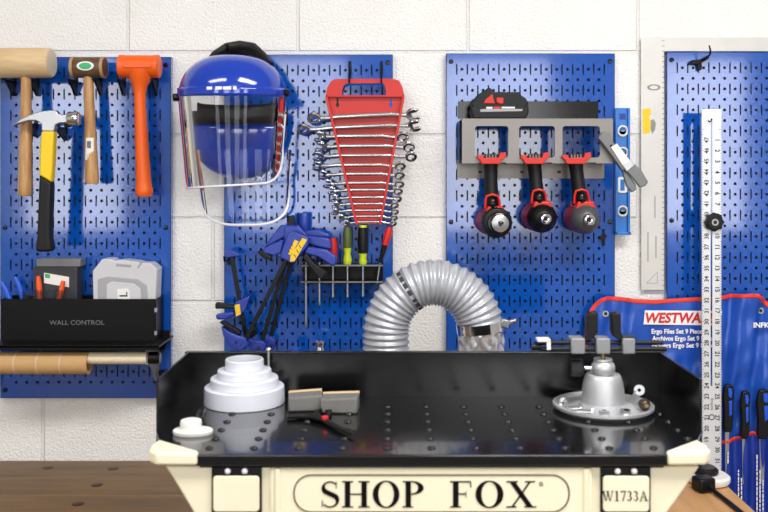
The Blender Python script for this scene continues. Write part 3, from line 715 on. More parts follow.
clamp(-.052, 'rear blue bar clamp with a round blue handle end at its top', (299,232), (269.5,342), [(292,228),(306,231),(306,244),(288,248)],
      None, [(302,231),(318.5,229.5),(329.5,234.2),(330.5,238),(311.7,236.5),(302,238)], [(262,336.5),(271.4,336.5),(275.6,341.4),(273,351),(264,351)], None, (), [([(302,228),(309,228),(306,236),(300,236)],'neck','blackp',.006)])
o = bpy.data.objects['bar_clamp.002']
p = W(304.5,213,-.052); s_ = S(-.052)
MB().lathe([(0,0),(4.4*s_,0),(5.2*s_,.003),(5.4*s_,.02),(5.4*s_,.036),(4.6*s_,.042),(0,.042)], p, (-.02,0,-1), 20).build('handle_knob', M['clampblue'], o)
sc_ = clamp(-.07, 'small blue bar clamp at the left edge of the pegboard with one yellow sticker', (231,252), (246,337),
      [(235,302.4),(240.7,300),(249.9,295.8),(245.7,310.7),(236.6,317.4),(233.6,308)], [(223.6,251.6),(231,249.4),(242,255.5),(232,257.5),(224.4,258.4)],
      [(215.3,314.9),(232.4,311.5),(236,314.9),(225,319.9),(216.3,319.9)], None, [(215,303),(235,305.7),(235,309),(215,309)],
      [[(234.6,305),(239.7,304),(240.7,314.5),(236,316.5)]], [([(243,336.5),(252,330),(256,328),(258,333),(250,340),(245,340)],'fixed_jaw','blackp',.008)])
hook(303, 239, 0, .07, 'black peg hook carrying the large blue bar clamps')
hook(229, 259, 0, .05, 'black peg hook carrying the small blue bar clamp')

# ------------------------------------------------------------------ power tool rack
def tool_rack():
    YF = -.12; YBk = -.0215
    t = thing('power_tool_rack', 'grey steel power tool rack with three square windows', 'rack', W(534, 163, -.07))
    xa, xb = X_(462,YF), X_(613,YF); zt, zm = Z_(118.5,YF), Z_(162.5,YF)
    b = MB(); wins = [(475,508.5), (519,555), (562.5,600)]
    w0, w1 = Z_(126,YF), Z_(157.5,YF)
    b.bx(xa, xb, YF, YF+.002, w0, zt); b.bx(xa, xb, YF, YF+.002, zm, w1)
    e = [xa] + [X_(v,YF) for w in wins for v in w] + [xb]
    for i in range(0, 8, 2): b.bx(e[i], e[i+1], YF, YF+.002, w1, w0)
    for wa, wb in wins:
        for px, sx in ((wa, 1), (wb, -1)):
            for zc, sz in ((w0, -1), (w1, 1)):
                x = X_(px, YF); b.prism([(x-sx*.0005, zc-sz*.0005), (x+sx*.007, zc-sz*.0005), (x+sx*.002, zc+sz*.002), (x-sx*.0005, zc+sz*.007)], YF+.0001, YF+.0019)
    b.build('front_plate', M['galv'], t)
    MB().bx(xa, xb, YF, YBk, zt-.002, zt).build('top_shelf', M['galv'], t)
    MB().bx(xa-.002, xb-.012, YBk-.002, YBk, Z_(118.5,-.03), Z_(101,-.03)).build('upper_flange', M['gloss'], t)
    lo = MB().bx(X_(457.5,-.03), X_(605,-.03), YBk-.002, YBk, Z_(178.5,-.03), Z_(160,-.03)).build('lower_flange', M['galv'], t)
    for px in (522,480,559):
        MB().lathe([(0,0),(.0032,0),(.0032,.0012),(0,.0012)], W(px,172,-.0235), (0,-1,0), 14, sx=1.5).build('mounting_slot', M['ink'], lo)
    for cx in (491, 535, 579):
        pass
    e = [xa] + [X_(v,YF) for v in (478,506,523,552,566,596)] + [xb]
    bs = MB().bx(xa, xb, -.05, YBk, zm-.002, zm)
    for i in range(0, 8, 2): bs.bx(e[i], e[i+1], YF, -.05, zm-.002, zm)
    bs.build('tool_shelf', M['galv'], t)
    MB().bx(xa, xa+.002, -.06, YBk, zm, zt).build('side_plate', M['black'], t)
tool_rack()
def battery():
    Y = -.075; z0 = Z_(118.5,-.12)
    t = thing('battery_pack', 'black and red tool battery lying on the grey rack shelf', 'battery', (X_(497,Y), Y, z0)); s = S(Y)
    d = z0 - Z_(119.5, Y)
    def q(pts): return [(X_(a,Y), max(Z_(b_,Y), z0+.0005)) for a, b_ in pts]
    yf, yb = Y-.032, Y+.03
    MB().prism(q([(472,119.5),(470,112),(472,106),(476,110),(521,110),(526,103),(527,113),(524,119.5)]), yf, yb).build('case', M['blackp'], t, bevel=.003, seg=3)
    MB().prism(q([(470,105),(477,95.5),(486,89.5),(490,89),(492,93),(518,93),(519,96),(524,99),(527,104),(525,111),(474,113)]), yf+.004, yb-.002).build('rail_block', M['blackp'], t, bevel=.003, seg=3)
    MB().prism(q([(482.5,104.5),(484,100.5),(491,95),(493.5,104.5)]), yf+.001, yf+.006).build('release_button', M['redd'], t, bevel=.0012)
    MB().prism(q([(495,98.7),(502,98.7),(502,104.3),(499,105),(495,103)]), yf+.001, yf+.006).build('latch', M['redd'], t, bevel=.001)
    MB().prism(q([(479,110.3),(485,109.8),(521,110),(520,112),(479,112.8)]), yf-.0006, yf+.001).build('silver_stripe', M['grey'], t)
    lw = MB().prism(q([(485,107.8),(491,107.8),(491,109.6),(485,109.6)]), yf-.0006, yf+.001).build('front_label', M['inkwhite'], t)
    MB().prism(q([(492,107.6),(499,107.6),(499,109.6),(492,109.6)]), yf-.0006, yf+.001).build('red_print', M['inkred'], t)
    MB().prism(q([(500,107.8),(513,107.8),(513,109.4),(500,109.4)]), yf-.0006, yf+.001).build('label_strip', M['inkwhite'], t)
battery()
def power_tool(ftx, hx, hy, nx, ny, label, kind, nm):
    """upside down tool: foot in the rack slot at (ftx,159), nose at (hx,hy) pointing at the camera"""
    Yh = -.095; s = S(Yh)
    t = thing(nm, label, 'power tool', W(hx, hy+16, Yh), 'red and black power tools in the rack')
    # battery foot
    zf = Z_(162.5,-.12)
    f = MB(); 
    f.prism([(X_(ftx-14,Yh), zf+.001), (X_(ftx-15,Yh), zf+.013), (X_(ftx+15,Yh), zf+.013), (X_(ftx+14,Yh), zf+.001)], -.117, -.055)
    ft = f.build('battery_foot', M['blackp'], t, bevel=.002)
    MB().prism([(X_(ftx-9,-.128), Z_(164,-.128)), (X_(ftx-11,-.128), Z_(160,-.128)), (X_(ftx-14,-.128), Z_(157.5,-.128)), (X_(ftx-13,-.128), Z_(155,-.128)), (X_(ftx-8,-.128), Z_(155,-.128)), (X_(ftx-7,-.128), Z_(158,-.128)), (X_(ftx+8,-.128), Z_(157.5,-.128)), (X_(ftx+9,-.128), Z_(153,-.128)), (X_(ftx+15,-.128), Z_(152,-.128)), (X_(ftx+15.5,-.128), Z_(157,-.128)), (X_(ftx+11,-.128), Z_(160,-.128)), (X_(ftx+9,-.128), Z_(164,-.128))], -.134, -.121).build('red_trim', M['redd'], ft, bevel=.0012)
    MB().prism([(X_(ftx-6,-.124), Z_(160,-.124)), (X_(ftx-6,-.124), Z_(154,-.124)), (X_(ftx+8,-.124), Z_(154,-.124)), (X_(ftx+8,-.124), Z_(160,-.124))], -.126, -.118).build('terminal_block', M['blackp'], ft)
    for k in range(4): MB().bx(X_(ftx-4.5+3*k,-.127), X_(ftx-3.2+3*k,-.127), -.1275, -.1255, Z_(160,-.127), Z_(154.5,-.127)).build('terminal', M['greym'], ft)
    # handle
    A = Vector((X_(ftx+.5,Yh), -.088, zf+.002)); B = W(hx-3, hy-10, Yh)
    q = [A, A.lerp(B,.12), A.lerp(B,.4), A.lerp(B,.7), A.lerp(B,1)]
    MB().tube(q, [7.6*s, 6.9*s, 6.6*s, 6.9*s, 8.0*s], 20, flat=1.3).build('handle', M['dark'], t)
    # trigger with red surround in front of the handle
    c = W(hx-2.2, hy-22, -.121)
    sp = MB(); sq = []
    pts = [W(hx-9.2, hy-11, -.118), W(hx-8.8, hy-19, -.12), W(hx-7.6, hy-23.5, -.12), W(hx-2, hy-25, -.121), W(hx+3.4, hy-23.5, -.12), W(hx+4.8, hy-19, -.12), W(hx+5.4, hy-11, -.118)]
    sp.tube(pts, 1.25*s, 8).build('trigger_surround', M['redd'], t)
    tr = MB().ball(W(hx-2, hy-16, -.119), (4.8*s, .012, 7*s), 16, 10).build('trigger', M['gloss'], t)
    Yc = W(hx, hy, Yh)
    # collar between handle and head
    MB().prism([(X_(hx-10,Yh), Z_(hy-9,Yh)), (X_(hx-8,Yh), Z_(hy-14,Yh)), (X_(hx+7,Yh), Z_(hy-14,Yh)), (X_(hx+9,Yh), Z_(hy-9,Yh)), (X_(hx+9,Yh), Z_(hy-2,Yh)), (X_(hx-11,Yh), Z_(hy-2,Yh))], -.128, -.05).build('neck_shell', M['redd'], t, bevel=.004, seg=3)
    # motor body along Y
    r = (15.0 if kind != 'drill' else 14.0)*s
    c0 = W(hx-7, ny-3, -.03)
    cf = W(hx-1, hy, -.125); n = W(nx, ny, -.17)
    bx_ = lambda rr, y0: None
    ax = (n - c0).normalized(); L = (n-c0).length
    MB().lathe([(0,0),(r*.72,0),(r*.95,.006),(r,.02),(r,.075),(r*.96,.085),(0,.085)], c0, ax, 32).build('motor_housing', M['darkred'], t)
    o = c0 + ax*.082
    if kind == 'drill':
        g = MB().lathe([(0,0),(r*1.0,0),(r*1.06,.004),(r*1.06,.026),(r*.98,.03),(r*.9,.031),(0,.031)], o, ax, 32).build('clutch_ring', M['blackp'], t)
        for k in range(16):
            a = 2*PI*k/16; p = o + Vector((r*1.06*math.cos(a), 0, r*1.06*math.sin(a)))
            MB().cyl(p+ax*.005, p+ax*.025, .0018, n=6).build('grip_rib', M['blackp'], g)
        o2 = o + ax*.030
        ch = MB().lathe([(0,0),(r*.74,0),(r*.78,.004),(r*.78,.018),(r*.72,.025),(r*.6,.027),(0,.027)], o2, ax, 32).build('chuck', M['gloss'], t)
        MB().lathe([(0,0),(r*.6,0),(r*.6,.002),(r*.45,.004),(r*.2,.005),(r*.18,.001),(0,.001)], o2+ax*.026, ax, 28).build('chuck_face', M['steel'], ch)
        for k in range(3):
            a = 2*PI*k/3+.3; p = o2 + ax*.031
            MB().cyl(p, p+Vector((math.cos(a),0,math.sin(a)))*r*.22, .0014, n=6).build('jaw_slot', M['ink'], ch)
    else:
        g = MB().lathe([(0,0),(r*.98,0),(r*1.0,.006),(r*.92,.016),(r*.74,.028),(r*.5,.036),(r*.38,.038),(0,.038)], o, ax, 32).build('nose_cone', M['blackp'] if kind == 'impact' else M['nosegrey'], t)
        o2 = o + ax*.037
        MB().lathe([(0,0),(r*.36,0),(r*.38,.003),(r*.38,.012),(r*.32,.015),(r*.22,.016),(r*.22,.004),(0,.004)], o2, ax, 24).build('collet', M['chrome'], g)
        MB().lathe([(0,0),(r*.17,0),(r*.17,.006),(0,.006)], o2, ax, 6).build('bit_socket', M['ink'], g)
power_tool(490.5, 494.5, 219.5, 500.5, 223.5, 'red and black drill with a toothed chuck, leftmost tool in the grey rack', 'drill', 'cordless_drill')
power_tool(534, 541, 214.5, 547, 219, 'red and black impact driver with a black nose, between the two other power tools', 'impact', 'impact_driver')
power_tool(575.5, 583.5, 214.5, 590.5, 220, 'red and black impact driver with a grey nose, rightmost tool in the grey rack', 'impact2', 'impact_driver')

# ------------------------------------------------------------------ level, hand tool, framing square
def level():
    Y = -.028
    t = thing('spirit_level', 'blue spirit level hanging beside the right edge of the power tool pegboard', 'level', W(622.5, 234, Y))
    MB().pprism([(616,108),(629.8,108),(629.8,234),(616,234)], Y-.004, Y).build('web', M['tealblue'], t)
    for a, b_ in ((615.6,618), (628,630.2)): MB().pprism([(a,108),(b_,108),(b_,234),(a,234)], Y-.011, Y+.004).build('rail', M['tealblue'], t, bevel=.0008)
    MB().pprism([(615.6,232),(631,232),(631.5,235),(615.6,235)], Y-.011, Y+.004).build('end_stop', M['tealblue'], t, bevel=.0008)
    MB().pprism([(619.6,113.5),(625.8,113.5),(625.8,119.5),(619.6,119.5)], Y-.0046, Y-.003).build('square_hole', M['pocket'], t)
    for py in (131, 152.5, 211):
        r_ = 5.6*S(Y); c = W(622.6, py, Y-.005)
        v = MB().lathe([(0,-.001),(r_*.66,-.001),(r_*.66,.002),(r_*.8,.004),(r_,.003),(r_,-.001)], c, (0,-1,0), 24).build('vial_ring', M['paper'], t)
        MB().bx(c.x-.004, c.x+.004, c.y-.0025, c.y-.001, c.z-.0012, c.z+.0012).build('vial', M['grey'], v)
    c = W(622.6, 185, Y-.005)
    v = MB().pprism([(617.6,178),(620,177),(625.2,177),(627.6,178),(627.6,192),(625.2,193),(620,193),(617.6,192)], Y-.0075, Y-.004).build('main_vial', M['paper'], t, bevel=.001)
    MB().pprism([(620.5,179.5),(624.7,179.5),(624.7,190.5),(620.5,190.5)], Y-.0085, Y-.007).build('vial_tube', M['tealblue'], v, bevel=.001)
level()
def hand_tool():
    Y = -.13
    def wd(pts, k=1.28):
        out = []
        for a, b in pts:
            dx, dy = a-624, b-161; al = dx*.66+dy*.75; pe = (-dx*.75+dy*.66)*k
            out.append((624+al*.66-pe*.75, 161+al*.75+pe*.66))
        return out
    t = thing('hand_clamp', 'grey diagonal hand clamp with split jaws and a white sticker at the rack corner', 'clamp', W(624, 188, Y))
    MB().pprism(wd([(599,137.5),(601,134),(606,132),(609,134),(613,143),(628,163),(630,167),(624,170),(613,155),(606,146)]), Y-.012, Y+.008).build('body', M['greym'], t, bevel=.003, seg=3)
    b = MB().pprism(wd([(611,147),(616,144.5),(629,161),(624,165.5)]), Y-.0145, Y-.011).build('sticker', M['paper'], t)
    MB().pprism(wd([(622,163.5),(629,160.5),(634,166),(628,171.5)]), Y-.015, Y+.004).build('pivot_block', M['alu'], t, bevel=.002)
    MB().pprism(wd([(627,170),(633.5,164.5),(641,172),(648,183),(645.5,186),(641,187),(634,178)]), Y-.012, Y-.001).build('upper_jaw', M['greym'], t, bevel=.003)
    MB().pprism(wd([(623.5,169),(628,171),(637,183),(638.5,188.5),(634.5,190.5),(629,184)]), Y-.004, Y+.008).build('lower_jaw', M['greym'], t, bevel=.003)
    MB().cyl(W(610,146,Y)+Vector((0,-.0135,0)), W(610,146,Y)+Vector((0,-.010,0)), .003, n=14).build('rivet', M['ink'], t)
hand_tool()
def framing_square():
    Y = -.010
    t = thing('framing_square', 'worn whitish steel framing square behind the ruler pegboard, with a torn yellow sticker', 'square', W(652.5, 290, Y))
    MB().pprism([(641,37.5),(800,37.5),(800,51.2),(664,51.2),(664,290),(641.3,290)], Y-.003, Y).build('blade', M['square'], t, bevel=.0004)
    MB().pprism([(642.5,109),(650.5,108),(651,114),(648.5,117),(651,121),(650,133),(643,134)], Y-.0036, Y-.0028).build('yellow_sticker', M['yel'], t)
    MB().pprism([(649,121),(653.5,119),(656,123),(655,130),(652,134),(650.5,128)], Y-.0034, Y-.0028).build('dark_smudge', M['stamp'], t)
    b = MB()
    c = W(653.5, 87.5, Y)
    b.lathe([(.010,0),(.0165,0),(.0165,.0004),(.010,.0004)], c+Vector((0,-.0031,0)), (0,-1,0), 20, sx=1, sy=.45)
    b.build('oval_stamp', M['stamp'], t)
    g = MB()
    z = 40
    while True:
        py = 41 + len(g.bm.verts)/8*5.2
        if py > 288: break
        g.bx(X_(661.5,Y), X_(664.2,Y), Y-.0033, Y-.003, Z_(py+.35,Y), Z_(py-.35,Y))
    g.build('scale_marks', M['stamp'], t)
    MB().text('16.7', W(655,205,Y)+Vector((0,-.0033,0)), .012, spin=-PI/2).text('24', W(647,272,Y)+Vector((0,-.0033,0)), .009, spin=-PI/2).build('engraved_number', M['stamp'], t) if False else None
    tri = MB()
    P = [W(646,283,Y), W(657,283,Y), W(657,272,Y)]
    for a, b2 in ((0,1),(1,2),(2,0)):
        tri.cyl(P[a]+Vector((0,-.0031,0)), P[b2]+Vector((0,-.0031,0)), .0005, n=6)
    tri.build('triangle_mark', M['stamp'], t)
    for px, py0, py1 in ((655,196,218),(648,232,262),(656,236,258)):
        MB().pprism([(px-.5,py0),(px+.5,py0),(px+.5,py1),(px-.5,py1)], Y-.0033, Y-.0028).build('faded_print', M['stamp'], t)
framing_square()

# ------------------------------------------------------------------ hooks on the last panel
def spare_hook():
    t = thing('peg_hook', 'large empty black hook at the top of the ruler pegboard', 'hook', W(700, 66, -.021))
    MB().pprism([(696.5,63),(702,62.5),(702,69),(700.5,70.5),(698.2,70.5),(697.5,66)], -.03, -.0215).build('back_tab', M['black'], t, bevel=.001)
    MB().pprism([(690.5,64),(692,60),(700,59.5),(706,56.5),(709.5,55),(709,58.5),(703,62),(697,64.5)], -.034, -.0215).build('arm', M['black'], t, bevel=.001)
    MB().tube([W(706,57.2,-.05), W(709.3,55.5,-.065), W(710.6,52,-.07), W(710,48.5,-.072), W(709.2,45.5,-.072)], [.0026,.0024,.0022,.002,.0018], 8).build('tip', M['black'], t)
    MB().tube([W(700,62,-.022), W(704,59,-.04), W(706.4,57.2,-.051)], .0026, 8).build('prong', M['black'], t)
spare_hook()
t = thing('peg_hook', 'small black clip on the pegboard below the grey nosed driver', 'hook', W(604, 246, -.022))
MB().pprism([(603,229),(605,229),(605,246),(603,246)], -.027, -.0215).build('stem', M['black'], t)
MB().pprism([(600,236.5),(606.5,234.5),(607,237),(604,239.5),(600,240)], -.032, -.0255).build('tip', M['black'], t)

# ------------------------------------------------------------------ ruler
def ruler():
    Y = -.088; s = S(Y)
    t = thing('ruler', 'long white slotted metal ruler with a black knob, hanging down the pegboard', 'ruler', W(711.5, 600, Y))
    xl, xr = 702, 721.3
    yt, yb = 109, 610
    b = MB()
    b.pprism([(xl,yt),(xr,yt),(xr,118.5),(xl,118.5)], Y-.002, Y)
    b.pprism([(xl,118.5),(710.6,118.5),(710.6,386),(xl,386)], Y-.002, Y)
    b.pprism([(712.4,118.5),(xr,118.5),(xr,386),(712.4,386)], Y-.002, Y)
    b.pprism([(xl,386),(xr,386),(xr,yb),(xl,yb)], Y-.002, Y)
    b.build('blade', M['ruler'], t)
    m = MB(); yy = Y-.0021
    for i in range(1, 32):
        py = 129.4 + i*10.67
        if py > 470: break
        m.text(str(i), Vector((X_(717,Y), yy, Z_(py,Y))), 4.6*s if i < 10 else 4.4*s, spin=-PI/2, bold=.02)
        m.text(str(48-i), Vector((X_(706.2,Y), yy, Z_(py,Y))), 4.4*s, spin=PI/2, bold=.02)
    for i in range(0, 128):
        py = 129.4 + i*2.6675
        if py > 470: break
        L = 3 if i % 4 == 0 else (2 if i % 2 == 0 else 1.4)
        m.pprism([(xl+.2,py-.22),(xl+L*.8,py-.22),(xl+L*.8,py+.22),(xl+.2,py+.22)], yy-.0002, yy+.0002)
        m.pprism([(xr-L*.8,py-.22),(xr-.2,py-.22),(xr-.2,py+.22),(xr-L*.8,py+.22)], yy-.0002, yy+.0002)
    m.text('Empire', Vector((X_(711.4,Y), yy, Z_(404,Y))), 3.8*s, spin=-PI/2)
    m.ring(Vector((X_(711.4,Y), yy, Z_(417,Y))), (0,-1,0), 3*s, 2.1*s, .0004)
    m.build('scale_print', M['ink'], t)
    c = W(713, 222, Y-.002)
    k = MB().lathe([(0,-.001),(.018,-.001),(.0200,.002),(.0200,.011),(.016,.014),(0,.014)], c, (0,-1,0), 28)
    c0_ = .0188
    for j in range(8):
        a = 2*PI*j/8; p = c + Vector((c0_*math.cos(a), -.001, c0_*math.sin(a))); k.cyl(p, p+Vector((0,-.011,0)), .0036, n=12)
    k = k.build('locking_knob', M['blackp'], t)
    MB().ring(c+Vector((0,-.0145,0)), (0,-1,0), .008, .0045, .001).build('knob_ring', M['grey'], k)
    h = thing('peg_hook', 'thin black wire hook passing through the top of the long ruler', 'hook', W(715, 111, -.021))
    MB().bx(X_(715,-.021)-.003, X_(715,-.021)+.003, -.024, -.0212, Z_(113,-.021), Z_(109,-.021)).build('back_tab', M['black'], h)
    MB().tube([W(714.5,111,-.022), W(714,112,-.055), W(713,113,-.075), W(711.8,117.5,-.084), W(711.2,121,-.092), W(709.8,122,-.097), W(708.2,120.5,-.1)], .0015, 8).build('prong', M['black'], h)
ruler()

# ------------------------------------------------------------------ duct hose
def hose():
    Y = -.30; s = S(Y)
    t = thing('duct_hose', 'ribbed silver flexible duct hose arching up behind the black table', 'hose', W(386, 430, Y))
    path = []
    zb = 1.0
    pl = W(386, 335, Y); 
    for i in range(30): path.append(Vector((pl.x, Y, zb + (pl.z-zb)*i/30)))
    cx, cy = 433.5, 333.0; rxp, ryp = 47.5, 50.5
    for i in range(91):
        a = PI - (PI*.97)*i/90
        path.append(W(cx + rxp*math.cos(a), cy - ryp*math.sin(a), Y))
    # resample
    L = [0]
    for a, b in zip(path, path[1:]): L.append(L[-1] + (b-a).length)
    N = 620; pts = []; j = 0
    for i in range(N+1):
        d = L[-1]*i/N
        while j < len(L)-2 and L[j+1] < d: j += 1
        f = (d-L[j])/max(1e-9, L[j+1]-L[j]); pts.append(path[j].lerp(path[j+1], f))
    pitch = .0134
    rs = []
    for i in range(N+1):
        d = L[-1]*i/N; u = (d/pitch) % 1
        w = 1-abs(2*u-1)
        rs.append(21.2*s + .0052*(w**1.3))
    MB().tube(pts, rs, 48, caps=False).build('corrugated_tube', M['hose'], t, ang=80)
    # dark print band on one rib
    i0 = [i for i in range(N+1) if pts[i].x > W(409,0,Y).x and pts[i].z > 1.2][0]
    dr = MB()
    tn = (pts[i0+2]-pts[i0-2]).normalized(); nn = Vector((tn.z,0,-tn.x))
    for k in range(7):
        a0 = -1.15+k*.34; a1 = a0+.24
        if k in (2,): a1 -= .1
        dr.grid(lambda u, v, a0=a0, a1=a1: pts[i0] + tn*(v-.5)*.0085 + (nn*math.sin(a0+(a1-a0)*u) *-1 + Vector((0,-1,0))*math.cos(a0+(a1-a0)*u))*(21.2*s+.0056), 6, 2)
    dr.build('printed_band', M['greyd'], t)
    E = pts[-1]; r = 22.5*s
    P = W(481, 329, Y)
    d = Vector((.10, 0, -1)).normalized()
    cb = MB().lathe([(r*.98,-.010),(r*1.07,-.010),(r*1.07,.010),(r*.98,.010)], W(480.5,326.5,Y), Vector((.0,-.0,1)) + Vector((.12,0,0))*-1, 44).build('band_clamp', M['chrome'], t)
    q = W(505, 323, Y-.02)
    MB().box(q, (.018,.016,.016), Euler((0,math.radians(15),0)).to_matrix()).build('clamp_housing', M['steel'], cb, bevel=.002)
    MB().cyl(q+Vector((-.012,-.003,-.003)), q+Vector((.022,-.003,.007)), .004, n=12).build('clamp_screw', M['chrome'], cb)
    fl = MB(); z0, z1 = 1.0, Z_(330,Y)
    def fn(u, v):
        a = 2*PI*u; rr = r*(1 + .045*math.sin(a*7+v*23) + .03*math.sin(a*13-v*41))
        return Vector((X_(481,Y) + rr*math.cos(a), Y + rr*math.sin(a), z1 + (z0-z1)*v))
    fl.grid(fn, 72, 60, True).build('foil_sleeve', M['foil'], t, ang=25)
    for px in (386, 481):
        pass
    MB().lathe([(r*1.0,0),(r*1.15,0),(r*1.15,.02),(r,.02)], (X_(386,Y),Y,.995), (0,0,1), 32).lathe([(r*1.0,0),(r*1.15,0),(r*1.15,.02),(r,.02)], (X_(481,Y),Y,.995), (0,0,1), 32).bx(X_(386,Y)-.06, X_(481,Y)+.06, Y-.065, Y+.065, .9045, .998).build('floor_box', M['blackp'], t, bevel=.003)
hose()

# ------------------------------------------------------------------ tool pouch with files
def lerp_curve(pts, x):
    if x <= pts[0][0]: return pts[0][1]
    for (a, b), (c, d) in zip(pts, pts[1:]):
        if x <= c:
            f = (x-a)/max(1e-9, c-a); return b + (d-b)*f
    return pts[-1][1]
TOPC = [(585.6,351),(586.2,335),(587.6,321),(590,313),(595,305.5),(600,300.5),(605,298.3),(620,299.5),(640,301.3),(656,302),(680,300.3),(699,299),(722,298),(740,296.2),(755,295),(762,299),(768,305),(778,312),(792,318)]
def pouch():
    Y = -.046
    t = thing('tool_pouch', 'blue nylon tool pouch with red binding and white lettering hanging on the wall', 'pouch', W(690, 560, Y))
    def disp(px, py):
        k = min(1, max(0, (px-700)/25)); k = k*k*(3-2*k); e = min(1, max(0, (py-352)/20)); e = max(e, min(1, max(0, (640-px)/12)))
        w = max(k, .6*e); n = .0035*math.sin(px*.19+py*.12)*math.sin(py*.09-px*.04)
        return w*(.0075*math.sin(px*.17+py*.03) + .004*math.sin(px*.06-py*.08+1) + .004*math.sin(px*.41+.05*py) + n) + .0022*math.sin(px*.12+py*.05) - .001
    def fn(u, v):
        px = 585.6 + (792-585.6)*u; y0 = lerp_curve(TOPC, px); py = y0 + (560-y0)*v
        p = W(px, py, Y); p.y += disp(px, py); return p
    MB().grid(fn, 110, 60).build('cloth_panel', M['cloth'], t, norm=True)
    tr = []
    for px, py in TOPC[::1]: pass
    n = 140
    xs = [585.6 + .02*i for i in range(12)] + [586 + (792-586)*i/n for i in range(1, n+1)]
    pts = []
    for y in (470, 440, 410, 380, 360): pts.append(W(585.4, y, Y))
    for x in sorted(set([a for a, b in TOPC] + xs[12:])):
        y = lerp_curve(TOPC, x); p = W(x, y, Y); p.y += disp(x, y); pts.append(p)
    MB().tube(pts, .0052, 8, flat=.5).build('red_binding', M['redtrim'], t)
    for px, py in ((604.6,313),(761.5,311)):
        c = W(px, py, Y); c.y += disp(px, py) - .003
        g = MB().ring(c, (0,-1,0), .0075, .004, .002).build('grommet', M['steel'], t)
        MB().cyl(c, c+Vector((0,-.0004,0)), .0042, n=14).build('grommet_hole', M['ink'], g)
    Yt = -.0512
    bk = MB(); lp = [(644.5,311.5),(701,311.5),(724,312),(722,325.5),(645.5,324)]
    o = MB().pprism([(645,310.4),(722,311),(720,325.4),(643.5,324.4)], Yt, Yt+.0012).build('logo_patch', M['inkwhite'], t)
    me = MB()
    me.text('WESTWARD', W(682,317.8,Yt)+Vector((0,-.0004,0)), 10.6*S(Yt), 73*S(Yt), bold=.035, shear=.2); me.build('logo_lettering', M['inkred'], t)
    sm = MB()
    for py, s, cx, wd in ((332,'Ergo Files Set 9 Pieces',678,53), (339,'Archivos Ergo Set 9 Piezas',683.5,63), (346,'Fichiers Ergo Set 9 Pieces',684,64)):
        sm.text(s, W(cx,py,Yt), 6.4*S(Yt), wd*S(Yt), bold=.03)
    sm.build('printed_text', M['inkwhite'], t); sm = MB()
    sm.text('INFK8', W(763,325,Yt), 5.6*S(Yt), 19*S(Yt), bold=.03)
    sm.build('printed_code', M['inkwhite'], t)
    # pocket layer
    PC = [(640,452),(700,448),(720,443),(736,439.5),(746,435.5),(754,433.5),(760,436),(768,434),(780,438),(792,441)]
    Yp = -.062
    def d2(px, py): return .007*math.sin(px*.36+.6) + .002*math.sin(py*.08+px*.1)
    def f2(u, v):
        px = 640 + (792-640)*u; y0 = lerp_curve(PC, px); py = y0 + (562-y0)*v
        p = W(px, py, Yp); p.y += d2(px, py); return p
    MB().grid(f2, 120, 24).build('pocket_panel', M['pocket'], t)
    pts = []
    for i in range(120):
        x = 640 + 152*i/119; y = lerp_curve(PC, x); p = W(x, y, Yp); p.y += d2(x, y); pts.append(p)
    MB().tube(pts, .0045, 8, flat=.55).build('pocket_binding', M['redtrim'], t)
    rnd = random.Random(3)
    for px, a, b in ((738.5,470,512),(741.5,478,514),(757,455,514),(760,470,514),(763,480,512),(728,452,462)):
        y = a; tx = MB()
        while y < b:
            l = rnd.uniform(1.5, 4.5)
            tx.pprism([(px-.5,y),(px+.6,y),(px+.6,y+l),(px-.5,y+l)], Yp-.0098, Yp-.0092); y += l + rnd.uniform(.6, 1.4)
        tx.build('pocket_print', M['inkwhite'], t)
pouch()
def file_(px, y0, y1, w, label, lean=0):
    Y = -.062
    t = thing('hand_file', label, 'file', W(px, y1+45, Y), 'files in the blue pouch')
    h = [(px-w*.36,y0+4),(px-w*.25,y0+1),(px+w*.1,y0),(px+w*.42,y0+2),(px+w*.5,y0+8),(px+w*.42,y0+18),(px+w*.44,y0+30),(px+w*.36,y1-4),(px+w*.2,y1),(px-w*.3,y1),(px-w*.42,y1-5),(px-w*.36,y0+28),(px-w*.46,y0+14)]
    hd = MB().pprism(h, Y-.013, Y-.001, Y).build('handle', M['blackp'], t, bevel=.0035, seg=3)
    MB().pprism([(px-w*.05,y0+4),(px+w*.22,y0+4),(px+w*.3,y0+9),(px+w*.2,y0+14),(px-w*.02,y0+12)], Y-.0142, Y-.011, Y).build('blue_inset', M['handleblue'], hd, bevel=.001)
    MB().pprism([(px-w*.0,y0+17),(px+w*.26,y0+16),(px+w*.26,y0+30),(px+w*.05,y0+32)], Y-.0142, Y-.011, Y).build('blue_inset', M['handleblue'], hd, bevel=.001)
    MB().pprism([(px-w*.22,y1-1),(px+w*.12,y1-1),(px+w*.08,y1+45),(px-w*.18,y1+45)], Y-.006, Y-.003, Y).build('blade', M['steel'], t)
file_(726.8, 383, 431, 12, 'file with a black and blue handle, nearest the ruler')
file_(743.6, 389.5, 438, 10.5, 'file with a black and blue handle, between the two other files')
file_(761.8, 388, 438, 15, 'file with the widest black handle, at the right photo edge')

